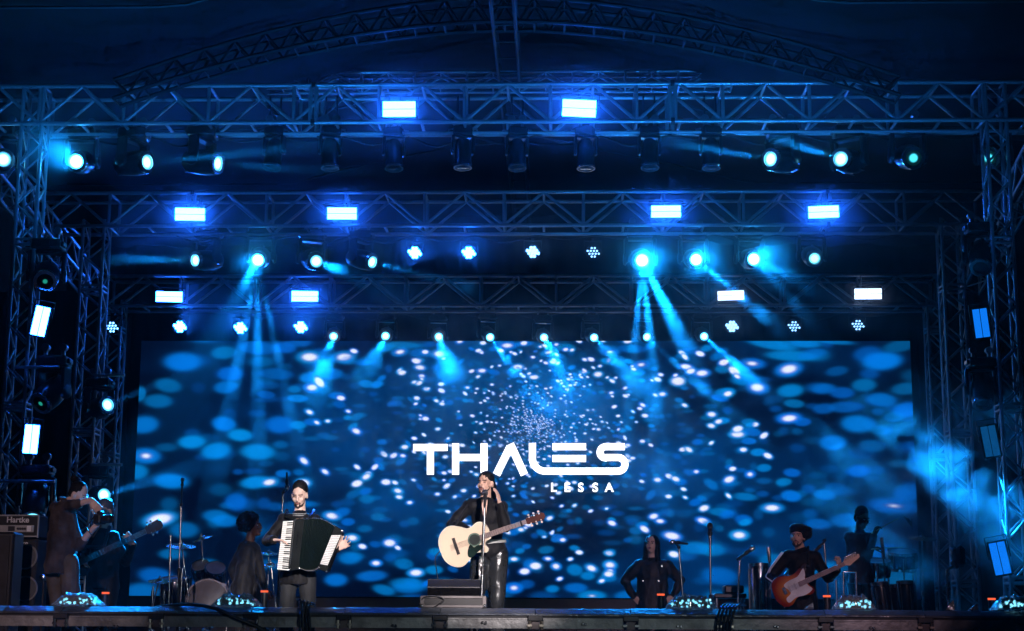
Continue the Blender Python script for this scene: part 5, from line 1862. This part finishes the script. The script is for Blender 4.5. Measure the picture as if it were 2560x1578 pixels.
# low keyboard table between woman and drum
a_, b_ = P(1782, 1490, 18.9), P(1862, 1490, 18.9)
root = thing('side_table', 'low black equipment table left of the tall steel drum', 'table', Vector(((a_.x + b_.x) / 2, 18.9, ZR)))
MB().box(((a_.x + b_.x) / 2, 18.9, a_.z), (b_.x - a_.x, .4, .05), bev=.01).build('table_top', BLACK, root)
MB().box(((a_.x + b_.x) / 2 + .05, 18.9, a_.z + .075), ((b_.x - a_.x) * .6, .3, .09), bev=.015).build('equipment_box', BLACKM, root)
for sx in (-1, 1):
    for sy in (-1, 1):
        x = (a_.x + b_.x) / 2 + sx * ((b_.x - a_.x) / 2 - .03)
        rod((x, 18.9 + sy * .15, ZR + .01), (x, 18.9 + sy * .15, a_.z - .02), .015, STEEL, root, 'leg')
# foil wrapped lamp post at far right
FOIL = mat('crumpled_foil_wrap', (.45, .50, .52), .12, .7, .3, 12, 1.0, 22)
pz = 17.4
root = thing('wrapped_lamp_post', 'chrome post carrying a foil wrapped lamp at the right of the stage', 'lamp post', Vector((P(2367, 1500, pz).x, pz, ZR)))
a_ = P(2367, 1424, pz)
rod(Vector((a_.x, pz, ZR + .01)), a_, .017, STEEL, root, 'post', 10)
rod(a_, P(2386, 1416, pz), .016, STEEL, root, 'arm', 10)
MB().lathe(Vector((a_.x, pz, ZR)), (0, 0, 1), [(0, .2), (.015, .2), (.03, .04)], 24).build('round_base', BLACKM, root, True)
q = MB()
for i in range(6):
    q.ell(P(2384 + (i % 2) * 4, 1374 + i * 8, pz), (.04, .04, .035), 12, 8)
remeshed(q, .012, 'foil_wrap', FOIL, root, 1, .012, 22, (1, 1, 1))
MB().box(P(2401, 1392, pz), (.09, .12, .22), bev=.03).build('lamp_body', BLACK, root)

# ------------------------------------------------------------------ things on the ledge
m = bpy.data.materials.new('clear_plastic_wrap')
m.use_nodes = True
nt = m.node_tree
b = nt.nodes['Principled BSDF']
b.inputs['Base Color'].default_value = (.75, .85, .9, 1)
b.inputs['Roughness'].default_value = .10
b.inputs['Transmission Weight'].default_value = .8
b.inputs['IOR'].default_value = 1.35
b.inputs['Coat Weight'].default_value = .8
tc = nt.nodes.new('ShaderNodeTexCoord')
n = nt.nodes.new('ShaderNodeTexNoise'); n.inputs['Scale'].default_value = 26; n.inputs['Detail'].default_value = 3
nt.links.new(tc.outputs['Object'], n.inputs['Vector'])
bp = nt.nodes.new('ShaderNodeBump'); bp.inputs['Strength'].default_value = .9; bp.inputs['Distance'].default_value = .03
nt.links.new(n.outputs['Fac'], bp.inputs['Height'])
nt.links.new(bp.outputs['Normal'], b.inputs['Normal'])
WRAP = m


def wrapped(label, px, wpx, hpx, y=14.62, seed=0, energy=3500):
    w, h = wpx / px_scale(y), hpx / px_scale(y)
    c = Vector((P(px, 1515, y).x, y, ZL))
    root = thing('wrapped_floor_lamp', label, 'floor lamp', c, 'plastic wrapped floor lamps on the ledge')
    q = MB().box(c + Vector((0, .02, h * .45)), (w * .72, .16, h * .62), bev=.02)
    q.build('lamp_bar', BLACKM, root)
    le = MB()
    rl = random.Random(seed + 40)
    for k in range(26):
        rr_ = rl.uniform(.03, .13) * h
        le.lathe(c + Vector((rl.uniform(-.4, .4) * w, -.062, h * rl.uniform(.18, .72))), (rl.uniform(-.4, .4), -1, .2), [(0, rr_), (.006, rr_ * .9), (.01, 0)], 8)
    o = le.build('glint_specks', glow('floor_lamp_glint', (.25, .75, 1.0), 3.0), root)  # glowing specks scattered to imitate glints through the crumpled wrap
    o['kind'] = 'stuff'
    q = MB()
    n1, n2 = 64, 12
    rn = random.Random(seed)
    vs, fs = [], []
    for i in range(n1 + 1):
        t = i / n1
        x = (t - .5) * w
        prof = min(1, min(t, 1 - t) * 4.2) ** .6
        for j in range(n2 + 1):
            a = math.pi * j / n2
            nz = mnoise.noise(Vector((x * 26 + seed, j * .55, seed))) * .22 + mnoise.noise(Vector((x * 70 + seed, j * .9, seed))) * .16
            rr = prof * (1 + nz)
            vs.append(c + Vector((x + mnoise.noise(Vector((j, i * .4, seed))) * .006, -math.cos(a) * (.115 + .04 * (1 - prof)), .004 + max(.002, abs(math.sin(a)) ** .45 * h * rr))))
    for i in range(n1):
        for j in range(n2):
            fs.append((i * (n2 + 1) + j, (i + 1) * (n2 + 1) + j, (i + 1) * (n2 + 1) + j + 1, i * (n2 + 1) + j + 1))
    q.add(vs, fs)
    o = q.build('plastic_sheet', WRAP, root)
    sol = o.modifiers.new('t', 'SOLIDIFY'); sol.thickness = .002
    up_ = c + Vector((0, -.05, h + .03))
    if energy:
        spot('floor_lamp_light', up_, up_ + Vector((-.28 if px < 1300 else -.12, .72, 1)), energy, (.012, .27, 1.0), 46 if px < 1300 else 52, .7, .08, root)


for i, (x, w, h, lab) in enumerate(((197, 118, 30, 'plastic wrapped floor lamp at the feet of the photographer'), (592, 116, 30, 'plastic wrapped floor lamp in front of the helper with the afro'),
                                    (1727, 126, 32, 'plastic wrapped floor lamp right of the woman in the dark jacket'), (2134, 98, 34, 'plastic wrapped floor lamp right of the sunburst guitar'),
                                    (2530, 92, 34, 'plastic wrapped floor lamp cut off by the right picture edge'))):
    wrapped(lab, x, w, h, seed=i * 3 + 1, energy=(0, 1900, 1500, 1000, 600)[i])

# flat case and wedge monitor
MCASE = mat('grey_case_aluminium', (.13, .12, .12), .45, .5, .2, 6)
yc = 14.66
a_, b_ = P(1056, 1520, yc), P(1218, 1520, yc)
hc = 28 / px_scale(yc)
root = thing('flight_case', 'low grey aluminium edged case lying under the monitor wedge', 'case', Vector(((a_.x + b_.x) / 2, yc, ZL)))
cx, wc = (a_.x + b_.x) / 2, b_.x - a_.x
MB().box((cx, yc, ZL + hc / 2 + .002), (wc * .97, .42, hc * .9), bev=.004).build('case_body', mat('case_black_panel', (.015, .015, .015), .5), root)
for dz in (.012, hc - .008):
    MB().box((cx, yc - .212, ZL + dz + .002), (wc, .016, .024), bev=.003).build('edge_profile', MCASE, root)
for sx in (-1, 1):
    MB().box((cx + sx * (wc / 2 - .016), yc - .214, ZL + hc / 2 + .003), (.036, .02, hc * .98), bev=.003).build('corner_profile', MCASE, root)
    MB().ell((cx + sx * (wc / 2 - .012), yc - .222, ZL + hc * .2), (.014, .01, .014), 10, 6).build('ball_corner', STEEL, root, True)
a_, b_ = P(1072, 1490, yc), P(1202, 1490, yc)
root = thing('monitor_wedge', 'black wedge floor monitor on the grey case before the singer', 'monitor speaker', Vector(((a_.x + b_.x) / 2, yc, ZL + hc)))
wd = b_.x - a_.x
hz_ = 40 / px_scale(yc)
Mx = Matrix.Translation(((a_.x + b_.x) / 2, yc - .16, ZL + hc + .004)) @ Matrix.Rotation(R(2), 4, 'Z') @ Matrix.Rotation(R(90), 4, 'Z')
MB().prism([(0, 0), (.33, 0), (.36, hz_ * .9), (.10, hz_ * 1.02), (-.0, hz_ * .55)], wd, Mx).build('cabinet', mat('wedge_black', (.003, .003, .0035), .9, 0, .3, 40, .4, 150, spec=.05), root)
MB().prism([(-.004, hz_ * .5), (-.004, hz_ * .56), (.096, hz_ * 1.035), (.10, hz_ * 1.0)], wd * 1.004, Mx).build('grille_edge', BLACKM, root)
MB().prism([(.09, hz_ * 1.012), (.37, hz_ * .90), (.37, hz_ * .915), (.09, hz_ * 1.03)], wd * 1.003, Mx).build('top_panel', mat('wedge_top', (.015, .018, .018), .35), root)

# effect tubes with an orange ring
OR = glow('orange_ring_light', (1.0, .13, .05), 1.1)
for i, (x, yy, lab) in enumerate(((264, 1482, 'black effect tube with orange ring at the right leg of the bass player'), (661, 1478, 'black effect tube with orange ring between helper and accordion player'),
                                  (1652, 1486, 'black effect tube with orange ring before the woman in the dark jacket'), (2067, 1490, 'black effect tube with orange ring right of the guitarist'),
                                  (2479, 1497, 'black effect tube with orange ring near the right tower'))):
    yy_ = 15.15
    t = P(x, yy, yy_)
    fl = ZR if t.x > 5.4 else ZD
    root = thing('effect_tube', lab, 'effect tube', Vector((t.x, yy_, fl)), 'effect tubes along the stage edge')
    MB().lathe(Vector((t.x, yy_, fl)), (0, 0, 1), [(0, .06), (.02, .06), (.03, .032), (t.z - fl - .012, .032), (t.z - fl - .012, .028)], 18).build('tube', BLACK, root, True)
    MB().lathe(Vector((t.x, yy_, t.z)), (0, 0, 1), [(-.012, .022), (-.012, .035), (.006, .036), (.006, .022), (-.012, .022)], 18).build('ring_light', OR, root, True)

# bass amplifier
ya_ = 16.9
NP_ = mat('amp_front_panel', (.35, .36, .36), .4, .4)
a_, b_ = P(-70, 1305, ya_), P(98, 1305, ya_)
zt, zm, zb = P(50, 1287, ya_).z, P(50, 1345, ya_).z, P(50, 1420, ya_).z
cx, wd = (a_.x + b_.x) / 2, b_.x - a_.x
root = thing('amplifier_head', 'bass amplifier head with lit grey panel on top of its cabinet', 'amplifier', Vector((cx, ya_, zm)))
MB().box((cx, ya_ + .15, (zt + zm) / 2), (wd, .30, zt - zm), bev=.012).build('housing', mat('amp_carpet', (.02, .02, .021), .8), root)
for dz, nm in ((zt - .008, 'top_edge'), (zm + .016, 'bottom_edge')):
    MB().box((cx, ya_ - .002, dz), (wd, .02, .016), bev=.003).build(nm, NP_, root)
MB().box((cx + wd / 2 - .006, ya_ - .004, (zt + zm) / 2), (.014, .022, zt - zm), bev=.003).build('side_edge', NP_, root)
zc_ = P(40, 1322, ya_).z
MB().box((cx + wd * .12, ya_ - .006, zc_), (wd * .62, .012, .075), bev=.003).build('control_panel', NP_, root)
MB().box((cx + wd * .10, ya_ - .014, zc_), (wd * .10, .01, .05), bev=.002).build('display', mat('amp_display', (.03, .03, .035), .3), root)
for k in range(4):
    MB().lathe((cx + wd * (.20 + k * .035), ya_ - .012, zc_), (0, -1, 0), [(0, .014), (.018, .012)], 12).build('knob', BLACK, root)
MB().box((cx + wd * .36, ya_ - .014, zc_), (wd * .06, .01, .06), bev=.002).build('white_plate', mat('white_plate', (.8, .8, .8), .4), root)


def text_mesh(txt, size, loc, parent, m, name='lettering'):
    fc = bpy.data.curves.new('t', 'FONT')
    fc.body = txt
    fc.size = size
    fc.align_x = 'LEFT'
    fc.extrude = .002
    fc.offset = size * .02
    fo = bpy.data.objects.new('t', fc)
    COL.objects.link(fo)
    dg = bpy.context.evaluated_depsgraph_get()
    me = bpy.data.meshes.new_from_object(fo.evaluated_get(dg))
    bpy.data.objects.remove(fo)
    me.materials.clear()
    me.materials.append(m)
    o = bpy.data.objects.new(name, me)
    COL.objects.link(o)
    o.rotation_euler = (R(90), 0, 0)
    o.location = loc
    o.parent = parent
    o.matrix_parent_inverse = Matrix.Translation(parent.location).inverted()


LOGO = mat('white_lettering', (.75, .75, .75), .5)
text_mesh('Hartke', .085, P(16, 1306, ya_ - .01), root, LOGO)
zfl = ZD + .01
root = thing('bass_cabinet', 'tall bass speaker cabinet with two round cones at the left edge', 'speaker', Vector((cx, ya_, ZD)))
MB().box((cx, ya_ + .2, (zm - .012 + zfl) / 2), (wd, .4, zm - .012 - zfl), bev=.015).build('cabinet', mat('amp_carpet', (.02, .02, .021), .8), root)
CONE = mat('speaker_cone_alloy', (.10, .11, .12), .35, .6)
for (x, y_) in ((63, 1392), (63, 1472)):
    c = P(x, y_, ya_ - .004)
    cone = MB().lathe(c, (0, -1, 0), [(0, .055), (-.03 + .032, .05), (.006, .06), (.004, .115), (.010, .118)], 30)
    cone.build('speaker_cone', CONE, root, True)
    MB().lathe(c, (0, -1, 0), [(0, .118), (.012, .118), (.014, .126), (.008, .134), (0, .134)], 34).build('rim', NP_, root, True)
text_mesh('Hartke', .075, P(20, 1364, ya_ - .008), root, LOGO)
# dark side speaker stack at far left in front of the amplifier
a_ = P(18, 1400, 16.2)
root = thing('side_speaker', 'dark speaker box at the far left edge in front of the bass cabinet', 'speaker', Vector((a_.x - .25, 16.2, ZD)))
ztp = P(0, 1330, 16.2).z
MB().box((a_.x - .22, 16.35, (ztp + ZD) / 2), (.56, .3, ztp - ZD), bev=.02).build('cabinet', BLACK, root)
MB().box((a_.x - .22, 16.195, (ztp + ZD) / 2), (.48, .012, ztp - ZD - .08), bev=.004).build('grille', BLACKM, root)
# glass-like foil glints on the cabinet side, modelled as a stemmed steel shade
root = thing('glint_stand', 'small steel shade modelled for the glints low between cabinet and photographer', 'glint stand', P(110, 1444, 15.9))
c = P(110, 1444, 15.9)
MB().lathe(c, (0, 0, 1), [(-.03, .04), (.0, .05), (.02, .045), (.03, .02)], 16).build('shade', STEEL, root, True)
rod(Vector((c.x, c.y, ZD + .01)), c - Vector((0, 0, .03)), .01, BLACKM, root, 'stem')
MB().lathe(Vector((c.x, c.y, ZD)), (0, 0, 1), [(0, .08), (.012, .08), (.02, .02)], 18).build('foot', BLACKM, root, True)


# cables
def cable(label, pts, r=.010, m=RUBBER, name='cable'):
    P_ = [Vector(p) for p in pts]
    out = []
    for i in range(len(P_) - 1):
        p0, p1, p2, p3 = P_[max(i - 1, 0)], P_[i], P_[i + 1], P_[min(i + 2, len(P_) - 1)]
        for j in range(7):
            t = j / 7
            out.append(.5 * ((2 * p1) + (-p0 + p2) * t + (2 * p0 - 5 * p1 + 4 * p2 - p3) * t * t + (-p0 + 3 * p1 - 3 * p2 + p3) * t ** 3))
    out.append(P_[-1])
    o = MB().tube(out, r, 7).build(name, m, None, True)
    return tag(o, label, 'cable')


yl = YL0 + .02
cable('black cable looping over the ledge edge left of the accordion player', [P(390, 1520, YL0 + .3), P(430, 1514, YL0 + .15), P(480, 1512, YL0 + .05), P(540, 1522, YL0 - .03), P(590, 1545, YL0 - .04), P(640, 1566, YL0 - .03), P(700, 1600, YL0 - .03)], .017)
BLUEISH = mat('glossy_black_hose', (.03, .035, .04), .18, coat=.6)
for k in range(4):
    x = 752 + k * 6
    cable('bundle of glossy cable hanging over the ledge below the accordion player, strand %s' % ORD[k], [P(x - 6 + k * 8, 1514, YL0 + .2), P(x - 8 + k * 7, 1505 + k * 2, YL0 + .06), P(x - 2 + k * 3, 1500 + k * 3, YL0 - .02), P(x + 2, 1525, YL0 - .04), P(x - 4 + k * 3, 1550, YL0 - .05), P(x + k * 2, 1600, YL0 - .04)], .011, BLUEISH)
for k in range(5):
    x = 1798 + k * 9
    cable('bundle of glossy cable hanging over the ledge right of the woman, strand %s' % ORD[k], [P(x + 30, 1508 + k, YL0 + .2), P(x + 14, 1512, YL0 + .05), P(x + 2, 1524, YL0 - .03), P(x - 4, 1545, YL0 - .05), P(x - 8, 1568, YL0 - .05), P(x - 9, 1610, YL0 - .04)], .011, BLUEISH)
cable('thin guitar cable hanging from the tail of the acoustic guitar', [P(1100, 1378, 15.5), P(1088, 1396, 15.5), P(1092, 1430, 15.45), P(1095, 1470, 15.3), P(1090, 1500, 15.2), P(1085, 1545, 15.2)], .005)
cable('thin cable lying over the front of the grey case', [P(1042, 1516, 14.5), P(1060, 1494, 14.42), P(1085, 1490, 14.42), P(1110, 1498, 14.42), P(1095, 1512, 14.42), P(1080, 1521, 14.42)], .005)
for i, (x, y_) in enumerate(((2021, 1521), (2374, 1524), (2433, 1531))):
    c = Vector((P(x, y_, 14.45).x, 14.45, ZL + .003))
    q = MB().add([c + Vector(v) for v in ((-.04, 0, 0), (.05, .01, 0), (.045, .03, .06 + .03 * (i == 1)), (-.01, .05, .02), (.0, .06, 0))], [(0, 1, 2), (0, 2, 3), (1, 4, 2), (2, 4, 3), (0, 3, 4), (0, 4, 1)])
    tag(q.build('foil_scrap', FOIL), 'crumpled foil scrap on the ledge, %s' % ('under the sunburst guitar', 'at the foot of the wrapped lamp post', 'left of the right edge floor lamp')[i], 'foil scrap')

# power cables looped along the trusses
for lab, y, z, xa, xb, n_ in (('front', YF + .5, ZF - .02, -6.2, 6.4, 15), ('middle', YM + .5, ZM - .02, -5.8, 6.0, 13), ('rear', YB + .45, ZB - .02, -5.6, 5.8, 12)):
    pts = []
    for k in range(n_ + 1):
        x = xa + (xb - xa) * k / n_
        pts.append((x, y, z - .02))
        if k < n_:
            pts.append((x + (xb - xa) / n_ * .5, y, z - .07 - .09 * random.random()))
    cable('black power cable sagging in loops along the %s truss' % lab, pts, .012, RUBBER, 'power_cable')
def smoke(label, lo, hi, dens, scale, thr, seed=0.0, g=.62, step=1.6, fade=.8):
    lo, hi = Vector(lo), Vector(hi)
    o = MB().box((lo + hi) / 2, hi - lo).build('smoke', BLACK)
    o.data.materials.clear()
    m = bpy.data.materials.new('smoke_air')
    m.use_nodes = True
    nt = m.node_tree
    nt.nodes.clear()
    N = nt.nodes.new
    v = N('ShaderNodeVolumePrincipled')
    v.inputs['Color'].default_value = (.85, .92, 1, 1)
    v.inputs['Anisotropy'].default_value = g
    tc = N('ShaderNodeTexCoord')
    mp = N('ShaderNodeMapping')
    mp.inputs['Location'].default_value = (seed, seed * 1.7, seed * .6)
    mp.inputs['Scale'].default_value = (scale, scale * .8, scale * 1.15)
    n = N('ShaderNodeTexNoise')
    n.inputs['Scale'].default_value = 1
    n.inputs['Detail'].default_value = 3.5
    n.inputs['Roughness'].default_value = .55
    n.inputs['Distortion'].default_value = .6
    nt.links.new(tc.outputs['Object'], mp.inputs[0])
    nt.links.new(mp.outputs[0], n.inputs['Vector'])
    mr = N('ShaderNodeMapRange')
    mr.inputs['From Min'].default_value = thr
    mr.inputs['From Max'].default_value = thr + .16
    mr.inputs['To Max'].default_value = dens
    nt.links.new(n.outputs['Fac'], mr.inputs['Value'])
    # the cloud thins out towards its own borders
    dn = mr.outputs[0]
    sep = N('ShaderNodeSeparateXYZ')
    nt.links.new(tc.outputs['Generated'], sep.inputs[0])
    for ax in range(3):
        a = N('ShaderNodeMath'); a.operation = 'SUBTRACT'; a.inputs[1].default_value = .5
        nt.links.new(sep.outputs[ax], a.inputs[0])
        b = N('ShaderNodeMath'); b.operation = 'ABSOLUTE'
        nt.links.new(a.outputs[0], b.inputs[0])
        c = N('ShaderNodeMapRange')
        c.inputs['From Min'].default_value = .5
        c.inputs['From Max'].default_value = .5 - .5 * fade
        nt.links.new(b.outputs[0], c.inputs['Value'])
        d = N('ShaderNodeMath'); d.operation = 'MULTIPLY'
        nt.links.new(dn, d.inputs[0]); nt.links.new(c.outputs[0], d.inputs[1])
        dn = d.outputs[0]
    nt.links.new(dn, v.inputs['Density'])
    o_ = N('ShaderNodeOutputMaterial')
    nt.links.new(v.outputs[0], o_.inputs['Volume'])
    o.data.materials.append(m)
    try:
        m.cycles.volume_step_rate = step
        m.cycles.homogeneous_volume = False
    except Exception:
        pass
    tag(o, label, 'smoke', None, 'stuff')
    return o


a, b = P(520, 900, 25), P(2080, 600, 25)
smoke('drifting smoke lit blue between the middle truss and the LED screen', (a.x, 22.0, 2.0), (b.x, 27.7, b.z + .2), .13, 1.7, .47, 3.1)
a, b = P(1440, 900, 22.4), P(2030, 470, 22.4)
smoke('denser smoke hanging round the three bright heads of the middle truss', (a.x, 21.3, a.z), (b.x, 23.2, b.z), .11, 2.0, .44, 5.2, fade=1.0)
a, b = P(2050, 1400, 20), P(2560, 900, 20)
smoke('thick smoke plume rolling over the right side of the stage', (a.x, 17.5, 1.6), (b.x + .8, 24.0, 4.6), .5, 1.9, .48, 8.3)


def halo_smoke(label, x0, x1, y, z, r, dens, g=.7):
    """smoke layer added for lamp halos: dense along the lamp row, gone at radius r"""
    o = MB().box(((x0 + x1) / 2, y, z), (x1 - x0, 2 * r, 2 * r)).build('smoke', BLACK)
    o.data.materials.clear()
    m = bpy.data.materials.new('halo_smoke_air')
    m.use_nodes = True
    nt = m.node_tree
    nt.nodes.clear()
    N = nt.nodes.new
    v = N('ShaderNodeVolumePrincipled')
    v.inputs['Color'].default_value = (.85, .92, 1, 1)
    v.inputs['Anisotropy'].default_value = g
    tc = N('ShaderNodeTexCoord')
    mp = N('ShaderNodeMapping')
    mp.inputs['Location'].default_value = (0, -y, -z)
    nt.links.new(tc.outputs['Object'], mp.inputs[0])
    mp2 = N('ShaderNodeVectorMath'); mp2.operation = 'MULTIPLY'
    mp2.inputs[1].default_value = (0, 1 / r, 1 / r)
    nt.links.new(mp.outputs[0], mp2.inputs[0])
    ln = N('ShaderNodeVectorMath'); ln.operation = 'LENGTH'
    nt.links.new(mp2.outputs[0], ln.inputs[0])
    mr = N('ShaderNodeMapRange')
    mr.interpolation_type = 'SMOOTHERSTEP'
    mr.inputs['From Min'].default_value = 1.0
    mr.inputs['From Max'].default_value = 0.0
    mr.inputs['To Max'].default_value = dens
    nt.links.new(ln.outputs['Value'], mr.inputs['Value'])
    n = N('ShaderNodeTexNoise')
    n.inputs['Scale'].default_value = .7
    n.inputs['Detail'].default_value = 1
    nt.links.new(tc.outputs['Object'], n.inputs['Vector'])
    n2 = N('ShaderNodeMapRange')
    n2.inputs['From Min'].default_value = .3
    n2.inputs['From Max'].default_value = .65
    n2.inputs['To Min'].default_value = .8
    n2.inputs['To Max'].default_value = 1.1
    nt.links.new(n.outputs['Fac'], n2.inputs['Value'])
    mu = N('ShaderNodeMath'); mu.operation = 'MULTIPLY'
    nt.links.new(mr.outputs[0], mu.inputs[0]); nt.links.new(n2.outputs[0], mu.inputs[1])
    nt.links.new(mu.outputs[0], v.inputs['Density'])
    o_ = N('ShaderNodeOutputMaterial')
    nt.links.new(v.outputs[0], o_.inputs['Volume'])
    o.data.materials.append(m)
    m.cycles.volume_step_rate = 1.8
    tag(o, label, 'smoke', None, 'stuff')


halo_smoke('smoke layer added for the halos of the front truss lamps', -6.9, 6.9, YF - .3, ZF + .1, 1.0, .22)
halo_smoke('smoke layer added for the halos of the middle truss lamps', -6.6, 6.8, YM - .3, ZM, .95, .26)
halo_smoke('smoke layer added for the halos of the rear truss lamps', -6.3, 6.4, YB - .3, ZB - .05, .8, .22)
